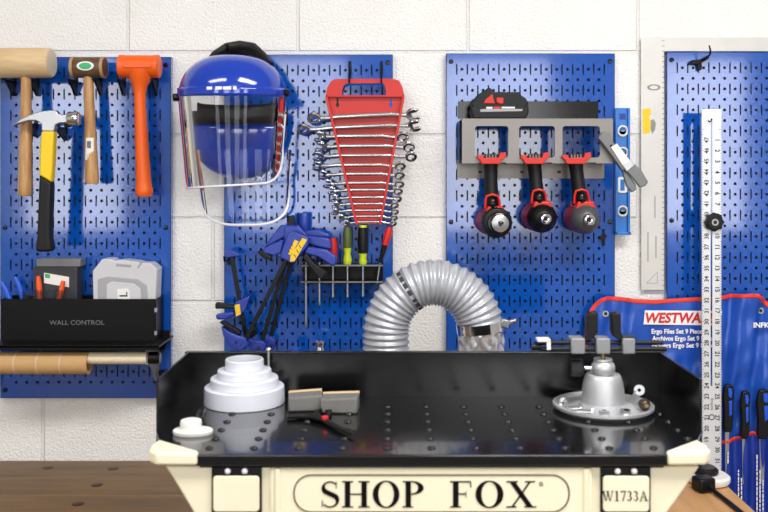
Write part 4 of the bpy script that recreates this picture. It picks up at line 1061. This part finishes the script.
# ------------------------------------------------------------------ workbenches
ZB = .904
def bench_dark():
    x0, x1 = -1.75, .10
    t = thing('workbench', 'dark brown plank workbench against the block wall, left of the table', 'workbench', ((x0+x1)/2, -.5, 0))
    ys = [-.004, -.118, -.24, -.36, -.48, -.60, -.72, -.85, -1.05]
    for a, b in zip(ys, ys[1:]):
        MB().bx(x0, x1, b+.001, a-.001, ZB-.04, ZB).build('plank', M['benchd'], t, bevel=.002)
    for px, py in ((48,467.5),(113,468.5),(97,485),(78,504)):
        Z = (CZ-ZB)*F/(py-VY); p = Vector(((px-VX)/F*Z, Z-D, ZB+.0003))
        MB().lathe([(0,-.01),(.013,-.01),(.013,.0003),(.012,.0008),(0,.0008)], p, (0,0,1), 20).build('wood_plug', M['plug'], t)
    for x in (x0+.05, x1-.06):
        for y in (-.06, -1.0): MB().bx(x-.04, x+.04, y-.04, y+.04, 0, ZB-.04).build('leg', M['benchd'], t)
bench_dark()
def bench_light():
    x0, x1 = .102, .7445
    t = thing('workbench', 'light tan wooden workbench end beneath the right side of the table', 'workbench', ((x0+x1)/2, -.6, 0))
    MB().bx(x0, x1, -1.05, -.09, ZB-.04, ZB).build('top', M['benchl'], t, bevel=.002)
    for x in (x0+.06, x1-.06):
        for y in (-.15, -1.0): MB().bx(x-.04, x+.04, y-.04, y+.04, 0, ZB-.04).build('leg', M['benchl'], t)
bench_light()
def disc():
    c = Vector((.709, -.160, ZB))
    t = thing('disc_charger', 'round white disc with a black top and black cord on the light bench', 'disc', c)
    MB().lathe([(0,0),(.036,0),(.044,.003),(.047,.008),(.047,.016),(.042,.02),(0,.02)], c, (0,0,1), 36).build('base', M['paper'], t)
    MB().lathe([(0,0),(.026,0),(.029,.004),(.029,.010),(.022,.016),(0,.016)], c+Vector((-.006,.004,.0195)), (0,0,1), 32).build('black_top', M['blackp'], t)
    MB().box(c+Vector((-.030,-.055,.017)), (.04,.036,.03), Euler((0,0,.3)).to_matrix()).build('plug_housing', M['blackp'], t, bevel=.005)
    MB().tube([c+Vector((-.022,-.066,.018)), c+Vector((-.014,-.085,.008)), c+Vector((-.006,-.13,.0055)), c+Vector((.0,-.2,.0055)), c+Vector((-.002,-.32,.0055)), c+Vector((-.02,-.45,.0055))], .005, 10).build('cord', M['blackp'], t)
disc()
def bottle(px, py, r, col, cap, label, Y=-.1):
    p = W(px, py, Y)
    t = thing('bottle', label, 'bottle', (p.x, Y, ZB), 'bottles hidden behind the black table'); h = p.z - ZB
    MB().lathe([(0,0),(r*1.5,0),(r*1.6,.004),(r*1.6,h-.06),(r,h-.04),(r,h-.03),(0,h-.03)], (p.x,Y,ZB), (0,0,1), 24).build('body', M[col], t)
    MB().lathe([(0,0),(r*1.05,0),(r*1.05,.010),(r*.8,.014),(r*.8,.02),(r*.95,.023),(r*.95,.029),(0,.03)], (p.x,Y,ZB+h-.03), (0,0,1), 20).build('cap', M[cap], t)
bottle(320, 341, .011, 'brass', 'chrome', 'small bottle with a shiny metal cap peeking over the table back')
bottle(296, 347.5, .012, 'handleblue', 'handleblue', 'small bottle with a blue cap just above the table back')

# ------------------------------------------------------------------ downdraft table
def YZ(Z): return Z - D
def plane_x(px, Z): return (px-VX)/F*Z
def plane_z(py, Z): return CZ - (py-VY)/F*Z
ZD = 1.216
def serif(ch):
    """list of 2D polygons, cap height 1"""
    def rect(x0, x1, y0, y1): return [(x0,y0),(x1,y0),(x1,y1),(x0,y1)]
    def ell(cx, cy, ro, rp, ri, rq, a0=0, a1=2*PI, n=40):
        out = []
        for i in range(n):
            t0 = a0+(a1-a0)*i/n; t1 = a0+(a1-a0)*(i+1)/n
            out.append([(cx+ro*math.cos(t0), cy+rp*math.sin(t0)), (cx+ro*math.cos(t1), cy+rp*math.sin(t1)), (cx+ri*math.cos(t1), cy+rq*math.sin(t1)), (cx+ri*math.cos(t0), cy+rq*math.sin(t0))])
        return out
    def sweep(pts, ws):
        out = []; n = len(pts); L = []; R = []
        for i in range(n):
            a = Vector(pts[max(0,i-1)]); b = Vector(pts[min(n-1,i+1)]); d = (b-a).normalized(); nn = Vector((-d.y, d.x))*ws[i]/2
            L.append(tuple(Vector(pts[i])+nn)); R.append(tuple(Vector(pts[i])-nn))
        for i in range(n-1): out.append([R[i], R[i+1], L[i+1], L[i]])
        return out
    t = .05; s = .175
    if ch == 'H': return [rect(.09,.09+s,0,1), rect(.62,.62+s,0,1), rect(.2,.7,.48,.48+t)] + [rect(x-.09,x+s+.09,y,y+t) for x in (.09,.62) for y in (0,1-t)], .88
    if ch == 'O': return ell(.44,.5,.43,.52,.245,.47), .88
    if ch == 'P': return [rect(.09,.09+s,0,1), rect(0,.33,0,t), rect(0,.3,1-t,1)] + ell(.3,.745,.37,.255,.19,.207,-PI/2,PI/2) + [rect(.2,.31,.49,.535), rect(.2,.31,.955,1)], .68
    if ch == 'F': return [rect(.09,.09+s,0,1), rect(0,.34,0,t), rect(0,.64,1-t,1), rect(.2,.5,.49,.49+t), [(.6,1),(.64,1),(.66,.76),(.63,.76)], [(.48,.62),(.5,.62),(.5,.38),(.48,.38)]], .68
    if ch == 'X': return [[(.06,1),(.25,1),(.83,0),(.64,0)], [(.70,1),(.76,1),(.19,0),(.12,0)], rect(-.01,.34,1-t,1), rect(.56,.87,1-t,1), rect(-.01,.3,0,t), rect(.54,.91,0,t)], .9
    if ch == 'S':
        pts = []; ws = []
        for i in range(19):
            a = math.radians(35 + 235*i/18); pts.append((.29+.215*math.cos(a), .755+.215*math.sin(a)))
        q = []
        for i in range(19):
            a = math.radians(90 - 235*i/18); q.append((.29+.235*math.cos(a), .255+.235*math.sin(a)))
        pts = pts[:-3] + q[3:]
        n = len(pts)
        for i in range(n):
            f = i/(n-1); ws.append(.05 + .13*math.exp(-((f-.5)/.17)**2))
        return sweep(pts, ws) + [[(.475,.72),(.5,.72),(.5,1),(.475,.95)], [(.055,.28),(.03,.28),(.03,0),(.06,.05)]], .58
    if ch == 'W': return [[(.04,1),(.2,1),(.42,0),(.34,0)], [(.58,1),(.64,1),(.42,0),(.36,0)], [(.44,1),(.6,1),(.82,0),(.74,0)], [(.98,1),(1.04,1),(.82,0),(.77,0)], rect(-.03,.28,1-t,1), rect(.38,.68,1-t,1), rect(.88,1.12,1-t,1)], 1.1
    if ch == '1': return [rect(.2,.34,0,1), rect(.06,.48,0,t), [(.06,.85),(.06,.89),(.22,1),(.3,1)]], .55
    if ch == '7': return [rect(.04,.5,.9,1), [(.44,.95),(.52,1),(.28,0),(.16,0)], rect(.04,.07,.75,.95)], .55
    if ch == '3':
        o = []
        for cy, r, p in ((.76,.2,.23), (.27,.23,.26)): o += ell(.24,cy,r,p,r-.12,p-.06,math.radians(-90 if cy > .5 else -150),math.radians(150 if cy > .5 else 90))
        return o, .54
    if ch == 'A': return [[(.36,1),(.42,1),(.76,0),(.6,0)], [(.36,1),(.42,1),(.14,0),(.08,0)], rect(.2,.62,.32,.32+t), rect(0,.26,0,t), rect(.5,.86,0,t)], .86
    return [], .3
def serif_text(mb, s, x0, x1, z0, z1, y, gap=.1):
    items = []; x = 0
    for ch in s:
        if ch == ' ': x += .38; continue
        p, w = serif(ch); items.append((x, p)); x += w + gap
    x -= gap; k = (x1-x0)/x; h = z1-z0
    for ox, polys in items:
        for p in polys: mb.prism([(x0 + (ox+a)*k, z0 + b*h) for a, b in p], y, y+.0006)
def rrect(x0, x1, z0, z1, r, n=8):
    out = []
    for cx, cz, a0 in ((x1-r,z1-r,0),(x0+r,z1-r,90),(x0+r,z0+r,180),(x1-r,z0+r,270)):
        for i in range(n+1):
            a = math.radians(a0+90*i/n); out.append((cx+r*math.cos(a), cz+r*math.sin(a)))
    return out
def table():
    t = thing('downdraft_table', 'cream and black benchtop downdraft table with large serif lettering on its front', 'table', (.053, -.85, ZB))
    Zb, Zs, Zf = 1.55, 1.348, 1.230
    xl, xr = -.3565, .4616; zt = plane_z(352, Zb)
    k = .004
    # deck with rows of raised louvres
    deck = [(xl, YZ(Zb)), (xr, YZ(Zb)), (xr+.001, YZ(Zs)), (.432, YZ(1.285)), (.373, YZ(Zf)), (-.269, YZ(Zf)), (-.335, YZ(1.285)), (xl, YZ(Zs))]
    d = MB().zprism(deck, ZD-.004, ZD)
    dk = d.build('deck', M['deck'], t, bevel=.001)
    x_first = plane_x(388, 1.483)
    lv = MB()
    for c in range(-4, 8):
        for r in range(6):
            x = x_first + c*.0622; Z = 1.483 - r*.0446
            if Z < 1.255: continue
            lv.ball((x, YZ(Z), ZD), (.0062, .0048, .0034), 12, 6)
    lv = lv.build('louvre', M['gloss'], dk); lv['kind'] = 'stuff'
    MB().bx(-.269, .373, YZ(Zf)-.003, YZ(Zf)+.004, plane_z(465.5,Zf), ZD+.0006).build('front_lip', M['tray'], t, bevel=.002)
    MB().bx(xl-k, xr+k, YZ(Zb), YZ(Zb)+k, 1.17, zt).bx(xl-k, xr+k, YZ(Zb)-.001, YZ(Zb)+.012, zt-.003, zt).build('back_panel', M['tray'], t, bevel=.0012)
    for x, e in ((xl, xl+k), (xr-k, xr)):
        MB().bx(x, e+.0, YZ(Zs), YZ(Zb), 1.165, zt-.0005).build('side_panel', M['tray'], t, bevel=.001)
    # dark skirt under the deck at the cut corners
    sk = MB().zprism([(xl+.004, YZ(Zb)-.004), (xr-.004, YZ(Zb)-.004), (xr-.004, YZ(Zs)), (.424, YZ(1.287)), (.37, YZ(Zf)+.008), (-.266, YZ(Zf)+.008), (-.328, YZ(1.287)), (xl+.004, YZ(Zs))], 1.196, ZD-.004)
    sk.build('skirt', M['tray'], t)
    # cream corner blocks
    for pts in ([(-.337,1.290),(-.341,1.262),(-.337,1.238),(-.325,1.226),(-.268,1.2245),(-.268,1.236)], [(.434,1.290),(.4385,1.262),(.436,1.240),(.425,1.226),(.373,1.2245),(.373,1.236)]):
        MB().zprism([(x, YZ(Z)) for x, Z in pts], plane_z(465.8,1.2245), 1.2205).build('corner_block', M['cream'], t, bevel=.004, seg=4)
    # body
    Zp = 1.238; Y = YZ(Zp)
    def q(pts): return [(plane_x(a,Zp), plane_z(b,Zp)) for a, b in pts]
    L = [(165,466.5),(171,475),(180,490),(193,512),(206,540),(214,570),(217,600)]; R = [(700,466.5),(694,475),(684,490),(668,512),(655,540),(648,570),(645,600)]
    out = q(L) + [(plane_x(217,Zp), ZB+.0005), (plane_x(645,Zp), ZB+.0005)] + q(R[::-1])
    MB().prism(out, Y, YZ(1.48)).build('body', M['cream'], t, bevel=.003, seg=3)
    # raised centre panel with flutes
    MB().prism(q([(270,467),(592,467),(592,600),(270,600)]), Y-.006, Y+.004).build('centre_panel', M['cream'], t, bevel=.004, seg=3)
    for px in (278, 585): 
        MB().cyl(Vector((plane_x(px,Zp), Y-.0055, plane_z(600,Zp))), Vector((plane_x(px,Zp), Y-.0055, plane_z(467,Zp))), .0045, n=16).build('flute', M['cream'], t)
    yf = Y-.0062; Zq = yf + D
    ov = MB(); pts = rrect(plane_x(294,Zq), plane_x(569,Zq), plane_z(512,Zq), plane_z(475,Zq), .0235)
    ov.tube([(x, yf, z) for x, z in pts], .0011, 8, closed=True).build('badge_outline', M['brown'], t)
    w = MB(); serif_text(w, 'SHOP', plane_x(321,Zq), plane_x(424,Zq), plane_z(507.5,Zq), plane_z(481,Zq), yf-.0006, .09); w.build('lettering', M['inkt'], t)
    w = MB(); serif_text(w, 'FOX', plane_x(450,Zq), plane_x(536,Zq), plane_z(507.5,Zq), plane_z(481,Zq), yf-.0006, .09)
    c = Vector((plane_x(541,Zq), yf-.0003, plane_z(484,Zq)))
    w.build('lettering', M['inkt'], t)
    w = MB(); w.ring(c, (0,-1,0), .0028, .0022, .0006); w.text('R', c+Vector((0,-.0002,0)), .0028); w.build('registered_mark', M['inkt'], t)
    for x0, x1, b0, b1 in ((212,262,228.5,245.5), (600,650,616.5,633)):
        bk = MB().prism(q([(x0,466),(x1,466),(x1,513),(x0,513)]), Y-.005, Y+.006).build('latch_bracket', M['blackp'], t, bevel=.002)
        pl = MB().prism(rrect(plane_x(x0+2,Zp), plane_x(x1-2,Zp), plane_z(510,Zp), plane_z(474.5,Zp), .005), Y-.0075, Y-.003).build('latch_plate', M['cream'], bk, bevel=.0015)
        for b in (b0, b1):
            MB().ball(Vector((plane_x(b,Zp), Y-.006, plane_z(469.7,Zp))), (.0042,.0042,.0042), 16, 10).build('bolt', M['rim'], bk)
        if x0 > 400:
            m = MB(); Zr = Y-.008+D; serif_text(m, 'W1733A', plane_x(602,Zr), plane_x(648.5,Zr), plane_z(501,Zr), plane_z(491,Zr), Y-.0082, .06); m.build('model_number', M['inkt'], pl)
table()
# ------------------------------------------------------------------ things on the deck
def on_deck(px, py, z=ZD):
    Z = (CZ-z)*F/(py-VY); return Vector(((px-VX)/F*Z, Z-D, z)), Z
def stepped():
    p, Z = on_deck(244.5, 402.5); s = Z/F
    t = thing('stepped_adapter', 'white four tier stepped hose adapter standing on the black deck', 'adapter', p)
    r = [40*s, 34*s, 27*s, 19.2*s]; h = [17*s, 8.6*s, 7.8*s, 10.6*s]; z = 0
    for i in range(4):
        inn = r[i+1] - .003 if i < 3 else r[3] - .0035
        prof = [(inn, z), (r[i]-.0012, z), (r[i], z+.0012), (r[i]*.985, z+h[i]-.0012), (r[i]*.985-.0012, z+h[i])]
        prof += [(inn, z+h[i])]
        if i == 3: prof += [(inn, z)]
        MB().lathe(prof, p, (0,0,1), 56).build('tier', M['white'], t, ang=40); z += h[i]
    q = p + Vector((22*s, .012, 0))
    pin = thing('metal_pin', 'thin metal pin with a round head standing on a tier of the white adapter', 'pin', (p.x+.0375, p.y+.022, ZD+h[0]+h[1]))
    c = Vector(pin.location)
    MB().cyl(c, c+Vector((0,0,.040)), .0022, n=12).build('shank', M['steel'], pin)
    MB().ball(c+Vector((0,0,.042)), (.005,.005,.004), 16, 10).build('head', M['chrome'], pin)
stepped()
def block(x0, x1, yb, yt, ang, label, dep):
    p, Z = on_deck((x0+x1)/2, yb); s = Z/F; w = (x1-x0)*s; h = .026
    p.y += dep/2
    R = Euler((math.radians(0), 0, math.radians(ang))).to_matrix()
    t = thing('sanding_block', label, 'sanding block', p, 'grey sanding blocks')
    v = [(-w/2,-dep/2,0),(w/2,-dep/2,0),(w/2,dep/2,0),(-w/2,dep/2,0),(-w/2,-dep*.46,h*.88),(w/2,-dep*.46,h),(w/2,dep*.40,h),(-w/2,dep*.40,h*.9)]
    MB().faces([p + R @ Vector(a) for a in v], [(0,1,2,3),(4,5,6,7),(0,1,5,4),(1,2,6,5),(2,3,7,6),(3,0,4,7)]).build('body', M['sand'], t, bevel=.003)
    vs = [(-w/2,dep*.28,h*.9),(w/2,dep*.28,h),(w/2,dep*.43,h*1.06),(-w/2,dep*.43,h*.96)]
    MB().faces([p + R @ Vector(a) for a in vs] + [p + R @ (Vector(a)-Vector((0,0,.003))) for a in vs], [(0,1,2,3),(4,5,6,7),(0,1,5,4),(1,2,6,5),(2,3,7,6),(3,0,4,7)]).build('paper_edge', M['sandedge'], t)
block(287, 321, 412, 390, 6, 'grey sanding block with a tan edge, touching the white adapter side', .045)
block(320.5, 358, 414, 392, -3, 'grey sanding block, right neighbour of the tan edged one', .045)
def snips():
    p, Z = on_deck(322, 426)
    t = thing('snips', 'black snips with a red pivot lying on the deck before the sanding blocks', 'snips', p)
    z = ZD+.006
    P = lambda a, b, dz=0: on_deck(a, b)[0] + Vector((0,0,.005+dz))
    MB().tube([P(325,424), P(312,420), P(298,419), P(287,419.5)], [.004,.0052,.005,.004], 12, flat=1).build('handle', M['blackp'], t)
    MB().tube([P(325,424), P(316,416), P(322,413), P(330,414.5), P(326,424)], [.003,.0036,.0036,.0036,.003], 10).build('handle', M['blackp'], t)
    MB().tube([P(323,422.5), P(336,430), P(347,435), P(354,439)], [.005,.0042,.003,.0012], 10).build('blade', M['dark'], t)
    MB().lathe([(0,0),(.0052,0),(.0052,.004),(.003,.0055),(0,.0055)], P(325,424.5,.003), (0,0,1), 16).build('pivot', M['inkred'], t)
snips()
def flange():
    p, Z = on_deck(193, 434); s = Z/F
    t = thing('plastic_flange', 'small white plastic cap on an oblong flange at the deck corner', 'flange', p)
    MB().lathe([(0,0),(19*s,0),(20*s,.002),(20*s,.006),(18*s,.008),(0,.008)], p, (0,0,1), 32, sy=.62).build('base_plate', M['paper'], t)
    MB().lathe([(0,0),(11*s,0),(10*s,.004),(10.8*s,.009),(10*s,.0135),(7*s,.015),(0,.015)], p+Vector((-.003,0,.007)), (0,0,1), 28).build('cap', M['paper'], t)
    a = on_deck(196, 424)[0]; b = on_deck(203, 411)[0]
    d = (b-a).normalized()
    o = MB().box((a+b)/2+Vector((0,0,.0025)), (.012,(b-a).length,.004), Matrix.Rotation(math.atan2(-d.x, d.y),3,'Z')).build('clear_slide', M['clearp'], bevel=.0008)
    tag(o, 'short clear plastic strip lying behind the small white flange', 'strip')
flange()
def tray_vise():
    Zc = 1.468; z0 = ZD
    p = Vector((plane_x(603, Zc), YZ(Zc), z0)); s = Zc/F
    t = thing('ball_vise', 'aluminium ball joint work holder with black jaws on a round tray base', 'vise', p)
    R = .0810
    MB().lathe([(0,0),(R*.9,0),(R,.006),(R,.010),(R*.97,.011),(R*.94,.008),(R*.88,.005),(.052,.005),(.038,.0125),(0,.0125)], p, (0,0,1), 56).build('tray_base', M['alu'], t)
    def zz(py): return plane_z(py, Zc)
    b = [(0,.005), (21.2*s,.005)]
    prof = [(0,z0+.012),(21.3*s,z0+.012)] + [(r*s, zz(y)) for r, y in ((21.2,397),(20.6,389),(19.5,382),(18,376.5),(16.5,374),(14.5,373.2))] + [(13*s, zz(374.5)), (0, zz(374.5))]
    MB().lathe([(r, z-z0) for r, z in prof], p, (0,0,1), 48).build('bell_base', M['alu'], t)
    MB().ball(Vector((p.x, p.y, zz(368))), (12*s,12*s,9.8*s), 32, 20).build('ball_joint', M['alu'], t)
    MB().lathe([(0,0),(9*s,0),(9.4*s,.002),(9*s,.005),(0,.005)], Vector((p.x,p.y,zz(361.5))), (0,0,1), 28).build('top_disc', M['alu'], t)
    MB().cyl(Vector((p.x,p.y,zz(360))), Vector((p.x,p.y,zz(350))), 2.2*s, n=16).build('neck_pin', M['brass'], t)
    kx = p.x - 26*s
    MB().cyl(Vector((p.x-11*s,p.y,zz(368))), Vector((kx+6*s,p.y,zz(368))), .0035, n=12).build('knob_stem', M['chrome'], t)
    kb = MB().lathe([(0,0),(8.6*s,0),(9*s,.002),(9*s,.018),(8*s,.021),(0,.021)], Vector((kx-7*s,p.y,zz(367.5))), (1,0,0), 9).build('clamp_knob', M['blackp'], t, ang=20)
    # twin rails
    y = p.y
    x0, x1 = plane_x(533, Zc), plane_x(664, Zc)
    for dz, dy, e in ((342,-.006,0), (348,-.008,3*s)):
        MB().cyl(Vector((x0+.01, y+dy, zz(dz))), Vector((x1+e-.004, y+dy, zz(dz))), 2.5*s, n=16).build('rail', M['blackp'], t)
    for a, c in ((569,583),(594,608),(620,632.5)):
        MB().bx(plane_x(a,Zc), plane_x(c,Zc), y-.018, y+.012, zz(352), zz(336.5)).build('slide_block', M['blockgrey'], t, bevel=.002)
    lj = [(585.5,337),(585.5,315),(588,312.5),(596,311),(596,331),(592,336),(588,339),(571,340),(571,336.5)]
    MB().prism([(plane_x(a,Zc), zz(b)) for a, b in lj], y-.014, y+.008).build('jaw', M['blackp'], t, bevel=.0015)
    rj = [(619,331),(619,313),(616,311.5),(610,313),(610.5,332),(613,336),(617,338.5),(634,339.5),(634,335.5),(621,335.5)]
    MB().prism([(plane_x(a,Zc), zz(b)) for a, b in rj], y-.014, y+.008).build('jaw', M['blackp'], t, bevel=.0015)
    MB().cyl(Vector((plane_x(531,Zc),y-.008,zz(346))), Vector((plane_x(541,Zc),y-.008,zz(346))), 3.6*s, n=12).build('end_knob', M['blackp'], t)
    MB().bx(plane_x(536,Zc), plane_x(549,Zc), y-.018, y+.004, zz(340), zz(337.5)).bx(plane_x(545,Zc), plane_x(549,Zc), y-.018, y-.014, zz(348), zz(338)).build('end_clip', M['paper'], t, bevel=.0008)
    # loose parts in the tray
    zt = z0+.0052
    c = Vector((p.x+.058, p.y+.006, zt))
    e = thing('steel_lug', 'small steel lug with a round eye standing in the vise tray', 'lug', c)
    e1 = Euler((math.radians(-20), 0, math.radians(0))).to_matrix()
    MB().lathe([(.003,-.0012),(.0085,-.0012),(.0085,.0012),(.003,.0012),(.003,-.0012)], c+Vector((.004,.004,.024)), (-.25,-1,.2), 24).build('eye', M['steel'], e)
    MB().box(c+Vector((-.003,.0045,.011)), (.012,.0022,.024), Matrix.Rotation(math.radians(28),3,'Y')).build('shank', M['steel'], e, bevel=.0006)
    c = Vector((p.x+.060, p.y-.026, zt))
    e = thing('brown_knob', 'small dark brown ball knob in the vise tray', 'knob', c)
    MB().ball(c+Vector((0,0,.0095)), .0095, 20, 14).build('ball', M['brownball'], e)
    MB().cyl(c+Vector((.001,-.0085,.010)), c+Vector((.001,-.0098,.010)), .0035, n=12).build('insert', M['brass'], e)
    specs = [(-.012,-.060,.4,.018,'steel nut in the vise tray, in front of the bell base'), (-.055,-.025,.2,.026,'bright steel screw lying at the left side of the vise tray'), (-.040,-.046,-.3,.022,'short bright screw near the front left of the vise tray'), (-.066,.004,1.2,.02,'short screw near the left rim of the vise tray'), (.022,-.056,.1,.02,'short screw in the vise tray, between nut and brown knob')]
    for dx, dy, a, l, lab in specs:
        c = Vector((p.x+dx, p.y+dy, zt)); d = Vector((math.cos(a), math.sin(a), 0))
        if 'nut' in lab:
            e = MB().lathe([(.004,0),(.0085,0),(.0085,.009),(.004,.009),(.004,0)], c, (0,0,1), 6).build('steel_nut', M['chrome'], ang=20); tag(e, lab, 'nut')
        else:
            e = thing('steel_screw', lab, 'screw', c, 'loose screws in the vise tray')
            MB().cyl(c-d*l/2+Vector((0,0,.004)), c+d*l/2+Vector((0,0,.004)), .0028, n=10).build('shank', M['chrome'], e)
            MB().lathe([(0,0),(.0058,0),(.005,.003),(0,.0045)], c+d*l/2+Vector((0,0,.0055)), d, 12).build('head', M['chrome'], e)
tray_vise()
# ------------------------------------------------------------------ world, camera
w = bpy.data.worlds.new('World'); sc.world = w; w.use_nodes = True
bg = w.node_tree.nodes['Background']; bg.inputs['Color'].default_value = (.85,.92,1,1); bg.inputs['Strength'].default_value = .6
cd = bpy.data.cameras.new('Camera'); co = bpy.data.objects.new('Camera', cd); C.objects.link(co)
co.location = (0, -D, CZ); co.rotation_euler = (PI/2, 0, 0)
cd.sensor_width = 36; cd.lens = F/768*36
cd.shift_x = -(VX-384)/768; cd.shift_y = -(256-VY)/768
cd.dof.use_dof = True; cd.dof.focus_distance = D-.05; cd.dof.aperture_fstop = 6.3
cd.clip_start = .05
sc.camera = co
for o in bpy.data.objects:
    if '_o' in o: del o['_o']
sc.view_settings.view_transform = 'Standard'; sc.view_settings.look = 'None'; sc.view_settings.gamma = 1
sc.view_settings.exposure = -1.38
sc.cycles.max_bounces = 10; sc.cycles.diffuse_bounces = 4; sc.cycles.transparent_max_bounces = 16
sc.cycles.caustics_reflective = False; sc.cycles.caustics_refractive = False
